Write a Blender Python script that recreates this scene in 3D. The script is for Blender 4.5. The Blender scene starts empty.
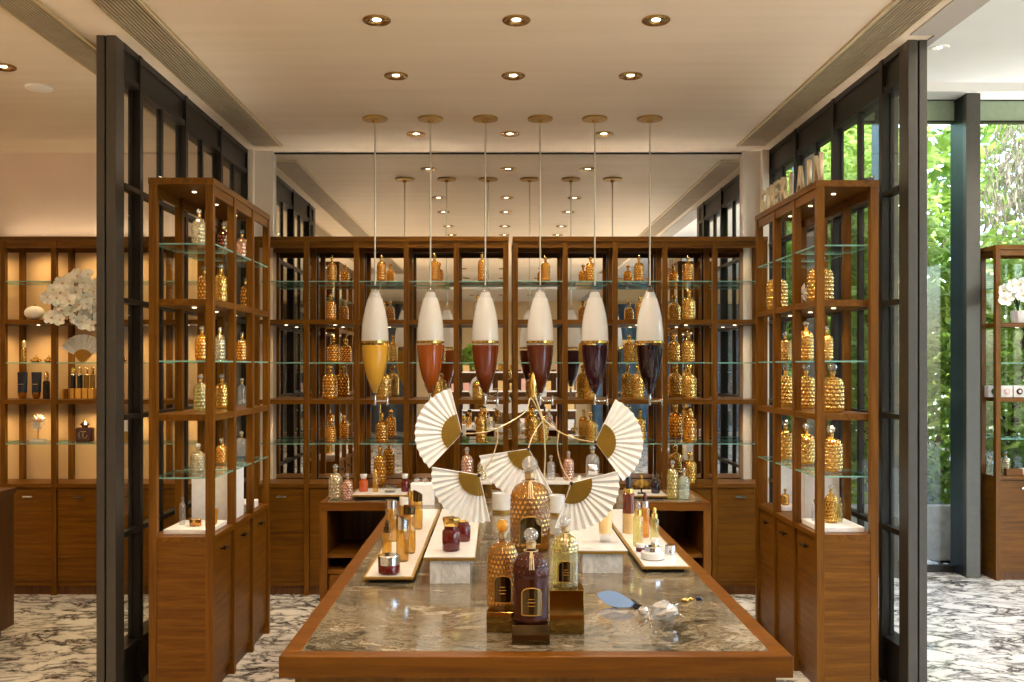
import bpy, bmesh, math, random
from mathutils import Vector, Matrix
random.seed(7)
PI = math.pi
C = bpy.context.scene.collection
sc = bpy.context.scene
F, CX, HY, CH = 940.0, 497.0, 366.5, 1.55      # focal length in pixels, vanishing point, eye height

def P(px, py, Y):
    return Vector(((px-CX)*Y/F, Y, CH-(py-HY)*Y/F))
def X(px, Y): return (px-CX)*Y/F
def Yh(py, h): return F*(CH-h)/(py-HY)

# ------------------------------------------------------------------ materials
M = {}
def newmat(name):
    m = bpy.data.materials.new(name); m.use_nodes = True
    nt = m.node_tree; nt.nodes.clear()
    out = nt.nodes.new('ShaderNodeOutputMaterial')
    M[name] = m
    return m, nt, out
def N(nt, t, **kw):
    n = nt.nodes.new(t)
    for k, v in kw.items():
        if k.startswith('i_'):
            key = k[2:].replace('_', ' ')
            n.inputs[key].default_value = v
        else: setattr(n, k, v)
    return n
def L(nt, a, b): nt.links.new(a, b)
def c4(c): return (c[0], c[1], c[2], 1.0)
def ramp(nt, fac, stops, interp='LINEAR'):
    r = N(nt, 'ShaderNodeValToRGB'); r.color_ramp.interpolation = interp
    e = r.color_ramp.elements
    while len(e) < len(stops): e.new(0.5)
    for k, (p, c) in enumerate(stops):
        e[k].position = p; e[k].color = c4(c)
    L(nt, fac, r.inputs[0]); return r.outputs[0]
def pbsdf(nt, color=None, rough=.4, metal=0., coat=0., spec=.5, trans=0., ior=1.45):
    b = N(nt, 'ShaderNodeBsdfPrincipled')
    if color is not None: b.inputs['Base Color'].default_value = c4(color)
    b.inputs['Roughness'].default_value = rough; b.inputs['Metallic'].default_value = metal
    b.inputs['Coat Weight'].default_value = coat; b.inputs['Coat Roughness'].default_value = .05
    b.inputs['Specular IOR Level'].default_value = spec
    b.inputs['Transmission Weight'].default_value = trans; b.inputs['IOR'].default_value = ior
    return b
def coords(nt, scale=(1, 1, 1), rot=(0, 0, 0), kind='Object'):
    tc = N(nt, 'ShaderNodeTexCoord'); mp = N(nt, 'ShaderNodeMapping')
    mp.inputs['Scale'].default_value = scale; mp.inputs['Rotation'].default_value = rot
    L(nt, tc.outputs[kind], mp.inputs[0]); return mp.outputs[0]
def noise(nt, vec, scale=5, detail=4, rough=.55, dist=0.):
    n = N(nt, 'ShaderNodeTexNoise'); n.inputs['Scale'].default_value = scale; n.inputs['Detail'].default_value = detail
    n.inputs['Roughness'].default_value = rough; n.inputs['Distortion'].default_value = dist
    L(nt, vec, n.inputs['Vector']); return n
def bump(nt, fac, strength=.1, dist=.01):
    b = N(nt, 'ShaderNodeBump'); b.inputs['Strength'].default_value = strength; b.inputs['Distance'].default_value = dist
    L(nt, fac, b.inputs['Height']); return b.outputs[0]

def simple(name, color, rough=.4, metal=0., coat=0., spec=.5, var=.06, vscale=30, bmp=0.):
    """paint, metal or plastic with a faint procedural variation of tone and gloss"""
    m, nt, out = newmat(name)
    b = pbsdf(nt, color, rough, metal, coat, spec)
    v = coords(nt); n = noise(nt, v, vscale, 3)
    lo = tuple(x*(1-var) for x in color); hi = tuple(min(1, x*(1+var)) for x in color)
    L(nt, ramp(nt, n.outputs['Fac'], [(.3, lo), (.7, hi)]), b.inputs['Base Color'])
    if bmp: L(nt, bump(nt, n.outputs['Fac'], bmp, .002), b.inputs['Normal'])
    L(nt, b.outputs[0], out.inputs[0]); return m

def wood(name, dark, light, axis='z', rough=.38, coat=.06):
    m, nt, out = newmat(name)
    s = {'z': (22, 22, 1.3), 'x': (1.3, 22, 22), 'y': (22, 1.3, 22), 'h': (1.3, 1.3, 24)}[axis]
    v = coords(nt, s)
    n1 = noise(nt, v, 1.6, 6, .6, .6); n2 = noise(nt, v, 7, 3, .5, .2)
    mx = N(nt, 'ShaderNodeMath', operation='MULTIPLY_ADD'); L(nt, n2.outputs['Fac'], mx.inputs[0]); mx.inputs[1].default_value = .35
    L(nt, n1.outputs['Fac'], mx.inputs[2])
    col = ramp(nt, mx.outputs[0], [(.45, dark), (.85, light)])
    b = pbsdf(nt, None, rough, 0, coat, .2); L(nt, col, b.inputs['Base Color'])
    L(nt, bump(nt, mx.outputs[0], .05, .002), b.inputs['Normal'])
    L(nt, b.outputs[0], out.inputs[0]); return m
WD, WL = (.080, .0278, .0016), (.172, .0665, .0040)
wood('wood_table', (.070, .0215, .0010), (.140, .049, .0022), 'x', .32, .0); wood('wood_h', WD, WL, 'h'); wood('wood', WD, WL, 'z'); wood('wood_x', WD, WL, 'x'); wood('wood_dark', (.07, .027, .009), (.13, .055, .018), 'z')

def emit(name, color, strength):
    m, nt, out = newmat(name); e = N(nt, 'ShaderNodeEmission'); e.inputs[0].default_value = c4(color); e.inputs[1].default_value = strength
    L(nt, e.outputs[0], out.inputs[0]); return m
emit('lamp_glow', (1, .86, .66), 14); emit('spot_glow', (1, .8, .5), 4)

simple('dark_metal', (.024, .021, .018), .4, .6, 0, .4)
simple('grey_metal', (.085, .078, .068), .38, .7)
simple('blue_metal', (.03, .042, .05), .35, .6)
simple('brass', (.50, .33, .12), .24, 1.0)
simple('gold', (.83, .55, .16), .2, 1.0)
simple('dull_gold', (.36, .21, .04), .42, .75)
simple('pale_gold', (.60, .46, .26), .3, .9)
simple('letter_gold', (.74, .62, .42), .4, .5)
simple('champagne', (.62, .57, .46), .3, .8)
simple('fan_gold', (.25, .145, .018), .38, .6)
simple('chrome', (.72, .72, .73), .12, 1.0)
simple('black_metal', (.015, .014, .013), .3, .5)
simple('plaster', (.70, .62, .54), .8, 0, 0, .2, .02, 4)
simple('plaster_warm', (.64, .44, .24), .8, 0, 0, .2, .03, 4)
simple('wall_pink', (.66, .55, .47), .85, 0, 0, .2, .02, 4)
simple('white_paint', (.80, .79, .76), .7, 0, 0, .3, .015, 4)
simple('white_gloss', (.64, .635, .63), .25, 0, .3)
simple('white_board', (.84, .84, .86), .45)
simple('paper', (.80, .80, .80), .8, 0, 0, .2, .03, 60)
simple('navy', (.006, .010, .032), .3, 0, .1)
simple('black_gloss', (.01, .009, .009), .18, 0, .5)
simple('cream', (.72, .50, .22), .3, 0, .3)
simple('concrete', (.42, .41, .38), .85, 0, 0, .3, .15, 14, .2)
simple('soil', (.05, .035, .02), .95, 0, 0, .2, .3, 20, .4)
simple('bark', (.09, .06, .04), .9, 0, 0, .2, .3, 20, .5)
simple('green_band', (.26, .33, .22), .5)
simple('pink_box', (.75, .42, .38), .5)
simple('terracotta', (.30, .30, .29), .6)

def two_tone_white():
    m, nt, out = newmat('petal')
    b = pbsdf(nt, (.88, .86, .80), .6, 0, 0, .3); b.inputs['Subsurface Weight'].default_value = .15
    v = coords(nt); n = noise(nt, v, 25, 3)
    L(nt, ramp(nt, n.outputs['Fac'], [(.3, (.84, .80, .68)), (.7, (.92, .91, .88))]), b.inputs['Base Color'])
    L(nt, b.outputs[0], out.inputs[0])
two_tone_white()

# ceiling paint: satin, faint streaks of tone and bump along X
m, nt, out = newmat('ceiling_paint')
v = coords(nt, (.35, 5, 1)); n = noise(nt, v, 2.2, 4, .5)
b = pbsdf(nt, (.72, .62, .52), .55, 0, 0, .2)
L(nt, ramp(nt, n.outputs['Fac'], [(.3, (.68, .58, .45)), (.7, (.73, .63, .50))]), b.inputs['Base Color'])
L(nt, bump(nt, n.outputs['Fac'], .05, .02), b.inputs['Normal'])
L(nt, b.outputs[0], out.inputs[0])

# floor marble, white breccia with charcoal veins
m, nt, out = newmat('floor_marble')
v = coords(nt, (1.0, 1.6, 1), (0, 0, .5))
nd = noise(nt, v, 2.6, 6, .62, .6)
add = N(nt, 'ShaderNodeMixRGB', blend_type='ADD'); add.inputs[0].default_value = .95
L(nt, v, add.inputs[1]); L(nt, nd.outputs['Color'], add.inputs[2])
vo = N(nt, 'ShaderNodeTexVoronoi', feature='DISTANCE_TO_EDGE'); vo.inputs['Scale'].default_value = 3.9; L(nt, add.outputs[0], vo.inputs['Vector'])
n2 = noise(nt, add.outputs[0], 4.2, 8, .70, 1.0); n3 = noise(nt, v, 1.5, 4, .6, 1.0)
ml = N(nt, 'ShaderNodeMath', operation='MULTIPLY_ADD'); L(nt, n2.outputs['Fac'], ml.inputs[0]); ml.inputs[1].default_value = .62; L(nt, vo.outputs['Distance'], ml.inputs[2])
m2 = N(nt, 'ShaderNodeMath', operation='MULTIPLY_ADD'); L(nt, n3.outputs['Fac'], m2.inputs[0]); m2.inputs[1].default_value = .30; L(nt, ml.outputs[0], m2.inputs[2])
col = ramp(nt, m2.outputs[0], [(.38, (.035, .035, .036)), (.45, (.13, .125, .12)), (.52, (.38, .37, .35)), (.58, (.64, .62, .58)), (.70, (.80, .78, .74))])
b = pbsdf(nt, None, .16, 0, .2, .5); L(nt, col, b.inputs['Base Color']); L(nt, b.outputs[0], out.inputs[0])

# table marble, taupe and olive with rust and ivory veining, polished
m, nt, out = newmat('table_marble')
v = coords(nt, (1.0, 1.5, 1), (0, 0, -.35))
nd = noise(nt, v, 3.0, 6, .6, .8)
add = N(nt, 'ShaderNodeMixRGB', blend_type='ADD'); add.inputs[0].default_value = .8
L(nt, v, add.inputs[1]); L(nt, nd.outputs['Color'], add.inputs[2])
n1 = noise(nt, add.outputs[0], 3.2, 9, .68, 1.6)
base = ramp(nt, n1.outputs['Fac'], [(.30, (.012, .010, .006)), (.41, (.055, .047, .030)), (.50, (.17, .15, .11)), (.56, (.10, .065, .03)), (.63, (.32, .29, .23)), (.72, (.20, .16, .11))])
vo = N(nt, 'ShaderNodeTexVoronoi', feature='DISTANCE_TO_EDGE'); vo.inputs['Scale'].default_value = 3.0; L(nt, add.outputs[0], vo.inputs['Vector'])
vein = ramp(nt, vo.outputs['Distance'], [(.0, (1, 1, 1)), (.018, (0, 0, 0))])
mix = N(nt, 'ShaderNodeMixRGB'); L(nt, vein, mix.inputs[0]); L(nt, base, mix.inputs[1]); mix.inputs[2].default_value = (.025, .013, .006, 1)
b = pbsdf(nt, None, .10, 0, .15, .45); L(nt, mix.outputs[0], b.inputs['Base Color']); L(nt, b.outputs[0], out.inputs[0])

# white veined marble of the risers
m, nt, out = newmat('white_marble')
v = coords(nt); n1 = noise(nt, v, 6, 6, .6, 2.5)
col = ramp(nt, n1.outputs['Fac'], [(.40, (.66, .655, .65)), (.49, (.47, .465, .46)), (.53, (.67, .665, .66))])
b = pbsdf(nt, None, .12, 0, .3); L(nt, col, b.inputs['Base Color']); L(nt, b.outputs[0], out.inputs[0])

def schlick(nt, mult=1.0, f0=.04):
    lw = N(nt, 'ShaderNodeLayerWeight'); lw.inputs[0].default_value = .5
    pw = N(nt, 'ShaderNodeMath', operation='POWER'); L(nt, lw.outputs['Facing'], pw.inputs[0]); pw.inputs[1].default_value = 5
    ma = N(nt, 'ShaderNodeMath', operation='MULTIPLY_ADD', use_clamp=True); L(nt, pw.outputs[0], ma.inputs[0]); ma.inputs[1].default_value = (1-f0)*mult; ma.inputs[2].default_value = f0*mult
    return ma.outputs[0]
def thin_glass(name, tint=(.96, .98, .97), refl=1.0):
    """clear sheet glass: lets light straight through and mirrors at the surface"""
    m, nt, out = newmat(name)
    t = N(nt, 'ShaderNodeBsdfTransparent'); t.inputs[0].default_value = c4(tint)
    g = N(nt, 'ShaderNodeBsdfGlossy'); g.inputs['Roughness'].default_value = .02
    mx = N(nt, 'ShaderNodeMixShader'); L(nt, schlick(nt, refl), mx.inputs[0]); L(nt, t.outputs[0], mx.inputs[1]); L(nt, g.outputs[0], mx.inputs[2])
    L(nt, mx.outputs[0], out.inputs[0]); return m
thin_glass('sheet_glass'); thin_glass('window_glass', (.95, .97, .96), .55); thin_glass('vessel_glass', (.95, .96, .97), 3.0)
# green polished edge of the glass shelves
m, nt, out = newmat('glass_edge')
b = pbsdf(nt, (.30, .62, .54), .1, 0, .5); t = N(nt, 'ShaderNodeBsdfTransparent'); t.inputs[0].default_value = (.6, .9, .8, 1)
mx = N(nt, 'ShaderNodeMixShader'); mx.inputs[0].default_value = .6; L(nt, t.outputs[0], mx.inputs[1]); L(nt, b.outputs[0], mx.inputs[2]); L(nt, mx.outputs[0], out.inputs[0])

def tinted(name, tint, body=.35, bodycol=None, refl=1.6, gold=None):
    """bottle glass with coloured perfume; an embossed pattern may be gilded (vertex attribute emb)"""
    m, nt, out = newmat(name)
    t = N(nt, 'ShaderNodeBsdfTransparent'); t.inputs[0].default_value = c4(tint)
    d = pbsdf(nt, bodycol or tint, .25, 0, 0, .1)
    mx = N(nt, 'ShaderNodeMixShader'); mx.inputs[0].default_value = body; L(nt, t.outputs[0], mx.inputs[1]); L(nt, d.outputs[0], mx.inputs[2])
    g = N(nt, 'ShaderNodeBsdfGlossy'); g.inputs['Roughness'].default_value = .04
    m2 = N(nt, 'ShaderNodeMixShader'); L(nt, schlick(nt, refl), m2.inputs[0]); L(nt, mx.outputs[0], m2.inputs[1]); L(nt, g.outputs[0], m2.inputs[2])
    res = m2.outputs[0]
    if gold:
        at = N(nt, 'ShaderNodeAttribute'); at.attribute_name = 'emb'
        f = ramp(nt, at.outputs['Fac'], [(gold[0], (0, 0, 0)), (gold[1], (1, 1, 1))])
        gd = pbsdf(nt, gold[2], .2, 1.0)
        m3 = N(nt, 'ShaderNodeMixShader'); L(nt, f, m3.inputs[0]); L(nt, res, m3.inputs[1]); L(nt, gd.outputs[0], m3.inputs[2]); res = m3.outputs[0]
    L(nt, res, out.inputs[0]); return m
GOLD = (.86, .56, .17)
tinted('b_gold', (.98, .74, .26), .45, (.74, .42, .06), 1.6, (.25, .6, GOLD))
tinted('b_amber', (.97, .62, .16), .38, (.68, .32, .035), 1.6, (.5, .85, GOLD))
tinted('b_deep', (.86, .52, .08), .42, (.26, .125, .010), 1.8, (.62, .92, (.80, .52, .16)))
tinted('b_clear', (.95, .93, .86), .22, (.72, .68, .55), 1.8, (.5, .9, (.80, .66, .38)))
tinted('b_crystal', (.95, .95, .95), .15, (.75, .76, .78), 2.6)
tinted('b_purple', (.38, .11, .045), .55, (.062, .014, .005), .7, (.95, 1.3, (.5, .3, .25)))
tinted('b_dark', (.25, .07, .05), .6, (.07, .012, .014), 1.7, (.7, 1.1, GOLD))
tinted('b_green', (.92, .88, .55), .25, (.60, .52, .20), 1.8, (.6, 1.0, (.85, .7, .35)))
tinted('b_mint', (.88, .94, .88), .25, (.62, .72, .62), 1.8)
tinted('b_pink', (.92, .72, .62), .35, (.62, .34, .26), 1.8, (.5, .9, (.85, .62, .5)))
tinted('b_yellow', (.93, .70, .24), .30, (.56, .33, .045), 2.6)
tinted('b_red', (.35, .02, .012), .6, (.12, .005, .004), 1.5)
tinted('b_orange', (.9, .25, .04), .6, (.55, .10, .012), 1.4)
tinted('b_cognac', (.45, .12, .04), .6, (.20, .042, .010), 1.5)
tinted('b_navy', (.12, .10, .16), .7, (.02, .014, .03), 1.5)
tinted('crystal_facet', (.9, .92, .95), .5, (.75, .77, .8), 9.0)
tinted('crystal_ball', (.93, .93, .93), .16, (.7, .7, .72), 4.0)
tinted('amber_glass', (.98, .72, .25), .4, (.75, .42, .06), 1.5)
LIQ = [('liquid_honey', (.72, .40, .035)), ('liquid_orange', (.36, .078, .006)), ('liquid_rust', (.17, .030, .005)),
       ('liquid_brown', (.10, .019, .005)), ('liquid_plum', (.034, .005, .013)), ('liquid_wine', (.013, .002, .004))]
for nm, c in LIQ:
    tinted(nm, tuple(min(1, x*1.7+.04) for x in c), .85, c, 1.6)
m, nt, out = newmat('milk_glass')
b = pbsdf(nt, (.86, .84, .81), .12, 0, 1.0); t = N(nt, 'ShaderNodeBsdfTranslucent')
v = coords(nt); n = noise(nt, v, 8, 2); col = ramp(nt, n.outputs['Fac'], [(.3, (.88, .86, .83)), (.7, (.92, .90, .88))])
L(nt, col, b.inputs['Base Color']); L(nt, col, t.inputs[0])
mx = N(nt, 'ShaderNodeMixShader'); mx.inputs[0].default_value = .5; L(nt, b.outputs[0], mx.inputs[1]); L(nt, t.outputs[0], mx.inputs[2]); L(nt, mx.outputs[0], out.inputs[0])
m, nt, out = newmat('blue_wing')
b = pbsdf(nt, (.24, .42, .80), .08, 0, .3); t = N(nt, 'ShaderNodeBsdfTransparent'); t.inputs[0].default_value = (.75, .85, 1, 1)
mx = N(nt, 'ShaderNodeMixShader'); mx.inputs[0].default_value = .75; L(nt, t.outputs[0], mx.inputs[1]); L(nt, b.outputs[0], mx.inputs[2]); L(nt, mx.outputs[0], out.inputs[0])
m, nt, out = newmat('mirror_glass')
g = N(nt, 'ShaderNodeBsdfGlossy'); g.inputs['Roughness'].default_value = 0.0; g.inputs[0].default_value = (.93, .92, .90, 1); L(nt, g.outputs[0], out.inputs[0])
m, nt, out = newmat('gold_mirror')
g = pbsdf(nt, (.30, .185, .05), .05, 1.0); L(nt, g.outputs[0], out.inputs[0])
m, nt, out = newmat('bronze_mirror')
g = pbsdf(nt, (.12, .075, .03), .06, .95); L(nt, g.outputs[0], out.inputs[0])
def leafmat(name, a, b_):
    m, nt, out = newmat(name)
    v = coords(nt); n = noise(nt, v, 3.5, 3)
    col = ramp(nt, n.outputs['Fac'], [(.3, a), (.7, b_)])
    d = pbsdf(nt, None, .45); L(nt, col, d.inputs['Base Color'])
    tr = N(nt, 'ShaderNodeBsdfTranslucent'); L(nt, col, tr.inputs[0])
    mx = N(nt, 'ShaderNodeMixShader'); mx.inputs[0].default_value = .4; L(nt, d.outputs[0], mx.inputs[1]); L(nt, tr.outputs[0], mx.inputs[2]); L(nt, mx.outputs[0], out.inputs[0])
leafmat('leaf_bright', (.15, .28, .02), (.38, .47, .08)); leafmat('leaf_mid', (.11, .22, .02), (.30, .40, .07)); leafmat('leaf_dry', (.10, .085, .05), (.20, .17, .11)); leafmat('leaf_dark', (.03, .09, .015), (.08, .17, .03))

# ceiling grille: fine linear bars
m, nt, out = newmat('grille_bar')
b = pbsdf(nt, (.36, .29, .20), .5, .1); v = coords(nt); n = noise(nt, v, 12, 2)
L(nt, ramp(nt, n.outputs['Fac'], [(.3, (.42, .33, .22)), (.7, (.50, .40, .28))]), b.inputs['Base Color']); L(nt, b.outputs[0], out.inputs[0])

# ------------------------------------------------------------------ mesh builder
class MB:
    def __init__(s): s.v, s.f, s.mi, s.emb = [], [], [], None
    def add(s, vs, fs, mi=0):
        b = len(s.v); s.v += [tuple(x) for x in vs]; s.f += [tuple(b+i for i in f) for f in fs]; s.mi += [mi]*len(fs); return s
    def box(s, x0, x1, y0, y1, z0, z1, mi=0):
        return s.add([(x0,y0,z0),(x1,y0,z0),(x1,y1,z0),(x0,y1,z0),(x0,y0,z1),(x1,y0,z1),(x1,y1,z1),(x0,y1,z1)],
                     [(0,3,2,1),(4,5,6,7),(0,1,5,4),(1,2,6,5),(2,3,7,6),(3,0,4,7)], mi)
    def lathe(s, prof, n=24, c=(0,0,0), mi=0, cap=True):
        vs, fs = [], []
        for (r, z) in prof:
            for k in range(n):
                a = 2*PI*k/n; vs.append((c[0]+r*math.cos(a), c[1]+r*math.sin(a), c[2]+z))
        for i in range(len(prof)-1):
            for k in range(n):
                k2 = (k+1) % n; fs.append((i*n+k, i*n+k2, (i+1)*n+k2, (i+1)*n+k))
        if cap:
            if prof[0][0] > 1e-5: fs.append(tuple(reversed(range(n))))
            if prof[-1][0] > 1e-5: fs.append(tuple((len(prof)-1)*n+k for k in range(n)))
        return s.add(vs, fs, mi)
    def sphere(s, c, r, n=16, m=10, sc_=(1,1,1), mi=0):
        prof = [(max(1e-6, r*math.sin(PI*i/m)), -r*math.cos(PI*i/m)) for i in range(m+1)]
        b = len(s.v); s.lathe(prof, n, (0,0,0), mi, False)
        for i in range(b, len(s.v)):
            x, y, z = s.v[i]; s.v[i] = (c[0]+x*sc_[0], c[1]+y*sc_[1], c[2]+z*sc_[2])
        return s
    def tube(s, pts, r, n=8, mi=0):
        pts = [Vector(p) for p in pts]; rs = r if isinstance(r, (list, tuple)) else [r]*len(pts)
        vs, fs = [], []; up = None
        for i, p in enumerate(pts):
            d = (pts[min(i+1, len(pts)-1)]-pts[max(i-1, 0)]).normalized()
            if up is None:
                up = Vector((0,0,1)) if abs(d.z) < .9 else Vector((1,0,0))
            a = d.cross(up).normalized(); b = a.cross(d).normalized(); up = b
            for k in range(n):
                t = 2*PI*k/n; vs.append(p+(a*math.cos(t)+b*math.sin(t))*rs[i])
        for i in range(len(pts)-1):
            for k in range(n):
                k2 = (k+1) % n; fs.append((i*n+k, i*n+k2, (i+1)*n+k2, (i+1)*n+k))
        fs.append(tuple(reversed(range(n)))); fs.append(tuple((len(pts)-1)*n+k for k in range(n)))
        return s.add(vs, fs, mi)
    def prism(s, poly, d0, d1, axis='y', mi=0):
        n = len(poly)
        def pt(a, b, d): return {'y': (a, d, b), 'x': (d, a, b), 'z': (a, b, d)}[axis]
        vs = [pt(a, b, d0) for a, b in poly]+[pt(a, b, d1) for a, b in poly]
        fs = [tuple(range(n)), tuple(reversed(range(n, 2*n)))]+[(i, n+i, n+(i+1) % n, (i+1) % n) for i in range(n)]
        return s.add(vs, fs, mi)
    def mesh(s, name, mats, smooth=False):
        me = bpy.data.meshes.new(name); me.from_pydata(s.v, [], s.f)
        for mt in (mats if isinstance(mats, (list, tuple)) else [mats]): me.materials.append(M[mt])
        if any(s.mi): me.polygons.foreach_set('material_index', s.mi)
        if s.emb is not None:
            at = me.attributes.new('emb', 'FLOAT', 'POINT'); at.data.foreach_set('value', s.emb)
        bm = bmesh.new(); bm.from_mesh(me); bmesh.ops.recalc_face_normals(bm, faces=bm.faces); bm.to_mesh(me); bm.free()
        if smooth:
            me.polygons.foreach_set('use_smooth', [True]*len(me.polygons))
            try: me.set_sharp_from_angle(angle=math.radians(smooth if smooth > 1 else 50))
            except Exception: pass
        me.update(); return me
    def build(s, name, mats, parent=None, smooth=False, bevel=0, loc=None, label=None):
        o = bpy.data.objects.new(name, s.mesh(name, mats, smooth)); C.objects.link(o)
        if parent is not None: o.parent = parent
        if loc is not None: o.location = loc
        if bevel:
            b = o.modifiers.new('edge', 'BEVEL'); b.width = bevel; b.segments = 2; b.limit_method = 'ANGLE'
        if label: o['label'] = label
        return o

def thing(name, label, cat, loc=(0,0,0), rz=0, group=None, kind=None):
    o = bpy.data.objects.new(name, None); C.objects.link(o); o.empty_display_size = .05
    o.location = loc; o.rotation_euler = (0, 0, rz); return tag(o, label, cat, group, kind)
def tag(o, label, cat, group=None, kind=None):
    o['label'] = label; o['category'] = cat
    if group: o['group'] = group
    if kind: o['kind'] = kind
    return o
def struct(o, label=None, cat=None):
    o['kind'] = 'structure'
    if label: o['label'] = label
    if cat: o['category'] = cat
    return o
def sempty(name, loc=(0,0,0), label=None, cat=None):
    o = bpy.data.objects.new(name, None); C.objects.link(o); o.location = loc; return struct(o, label, cat)
def kids(o): return [c for c in CH_[o.name]] if o.name in CH_ else list(o.children)
CH_ = {}
def copy_tree(o, parent=None):
    c = o.copy(); C.objects.link(c)
    if parent is not None: c.parent = parent
    for ch in list(o.children): copy_tree(ch, c)
    return c
def spot(name, loc, power, color=(1, .78, .52), angle=130, radius=.02, parent=None, blend=.8, rot=(0,0,0)):
    l = bpy.data.lights.new(name, 'SPOT'); l.energy = power; l.color = color; l.spot_size = math.radians(angle); l.spot_blend = blend; l.shadow_soft_size = radius
    o = bpy.data.objects.new(name, l); C.objects.link(o); o.location = loc; o.rotation_euler = rot
    if parent is not None: o.parent = parent
    return o

# ------------------------------------------------------------------ setting
CEIL = 3.07; YM = 6.68; XL, XR = -6.3, 2.04; YB = -8.6
struct(MB().box(XL, 9.0, YB, 7.35, -.12, 0).build('floor', 'floor_marble'), 'white marble floor with charcoal veins', 'floor')
struct(MB().box(XL, XR, YB, 7.1, CEIL, CEIL+.58).build('ceiling', 'ceiling_paint'), 'warm white satin ceiling over the shop', 'ceiling')
struct(MB().box(XR, 9.0, YB, 7.3, 3.62, 3.80).box(XR, 9.0, 6.85, 7.06, 3.555, 3.62).build('ceiling_right', 'white_paint'), 'higher white ceiling of the glazed gallery', 'ceiling')
struct(MB().box(XL, 1.99, YM+.02, YM+.2, 0, CEIL).build('wall_back', 'wall_pink'), 'pinkish beige end wall', 'wall')
struct(MB().box(XL-.15, XL, YB, YM+.2, 0, CEIL).build('wall_left', 'plaster_warm'), 'beige side wall', 'wall')
struct(MB().box(XL, 9.0, YB-.15, YB, 0, 3.8).build('wall_front', 'plaster_warm'), 'beige wall behind the viewer', 'wall')
# piers either side of the mirror
struct(MB().box(-1.71, -1.58, YM-.05, YM+.02, 0, CEIL).box(-1.745, -1.71, YM-.1, YM+.02, 0, CEIL).build('trim_1', 'plaster'), 'pale pier left of the mirror', 'pier')
struct(MB().box(1.737, 1.86, YM-.05, YM+.02, 0, CEIL).box(1.86, 1.905, YM-.1, YM+.02, 0, CEIL).build('trim_2', 'plaster'), 'beige pier right of the mirror', 'pier')
mr = MB().box(-1.578, 1.735, YM, YM+.015, .0, CEIL-.012).build('wall_mirror', 'mirror_glass')
tag(mr, 'wall-wide mirror behind the back shelves reflecting the ceiling', 'mirror')
struct(MB().box(-1.60, 1.74, YM-.012, YM+.0, CEIL-.012, CEIL-.002).build('trim_3', 'black_metal'), 'dark joint along the mirror top', 'trim')
simple('grey_paint', (.40, .37, .33), .6, 0, 0, .3, .02, 4)
struct(MB().box(XR-.037, XR, 4.3, 7.1, CEIL-.006, CEIL).box(XR-.15, XR, YB, 4.3, CEIL-.006, CEIL).build('trim_4', 'grey_paint'), 'pale edge where the lower ceiling ends', 'trim')

# ceiling grilles
def grille(name_label, x0, x1, y0, y1):
    t = thing('ceiling_grille', name_label, 'ceiling grille', ((x0+x1)/2, y0, CEIL))
    w = (x1-x0)/2; Ln = y1-y0
    MB().box(-w, -w+.012, 0, Ln, -.012, 0).box(w-.012, w, 0, Ln, -.012, 0).box(-w, w, Ln-.014, Ln, -.012, 0).box(-w, w, 0, .014, -.012, 0).build('frame', 'letter_gold', t)
    MB().box(-w+.012, w-.012, .014, Ln-.014, -.003, -.0005).build('backing', 'black_metal', t)
    s = MB(); n = 11; step = (2*w-.024)/n
    for k in range(n):
        cx = -w+.012+step*(k+.5); s.box(cx-step*.24, cx+step*.24, .014, Ln-.014, -.010, -.003)
    s.build('slats', 'grille_bar', t)
grille('long ceiling grille inside the left glass screen', -1.68, -1.47, -2, 6.45)
grille('long ceiling grille inside the right glass screen', 1.47+.175, 1.68+.165, -2, 6.45)
grille('ceiling grille over the room beyond the left screen', -2.09, -1.90, -2, 6.3)

# downlights
def downlight_proto():
    t = thing('downlight', '', 'ceiling light')
    MB().lathe([(.062, 0), (.062, -.006), (.056, -.010), (.034, -.006), (.030, 0)], 32, cap=False).build('rim', 'brass', t, 40)
    MB().lathe([(.030, -.002), (.019, -.0005)], 28, cap=False).build('reflector', 'pale_gold', t, 40)
    MB().lathe([(.019, -.0005), (.018, -.002), (.012, -.003)], 24).build('lens', 'lamp_glow', t)
    return t
dl0 = downlight_proto(); dl_used = False
def downlight(x, y, label, group, z=CEIL, power=8, angle=140, color=(1, .80, .57)):
    global dl_used
    o = dl0 if not dl_used else copy_tree(dl0)
    dl_used = True
    o.location = (x, y, z); o['label'] = label; o['group'] = group
    spot('lamp', (0, 0, -.02), power, color, angle, .035, o)
rows = [(4.12, 'front row'), (4.906, 'second row'), (6.135, 'row behind the pendants'), (3.19, None), (2.52, None), (1.4, None), (.2, None), (-1.2, None), (-2.8, None), (-4.6, None), (-6.6, None)]
KW = 15
for y, rn in rows:
    for x, cn in ((.085-.612, 'left'), (.085, 'middle'), (.085+.612, 'right')):
        if rn: lab = f'round recessed ceiling downlight, {cn} one of the {rn}'
        else: lab = 'round recessed ceiling downlight seen only in the mirror'
        downlight(x, y, lab, 'ceiling downlights', power=KW*(1.0 if y > 2 else .7), angle=150)
for x in (-2.5, -3.6, -4.8):
    for y in (4.76, 2.6, .4, -2.2, -5):
        downlight(x, y, 'recessed downlight over the room beyond the left screen' if (x, y) == (-2.5, 4.76) else 'recessed downlight in the ceiling of the side room', 'side room downlights', power=KW*2.4, angle=150, color=(1, .72, .42))
d = MB().lathe([(.07, 0), (.068, -.012), (.03, -.02)], 28).build('smoke_detector', 'white_paint', None, 40, loc=(-2.49, 5.11, CEIL)); tag(d, 'flat pale disc on the ceiling beyond the left screen', 'smoke detector')
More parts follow.
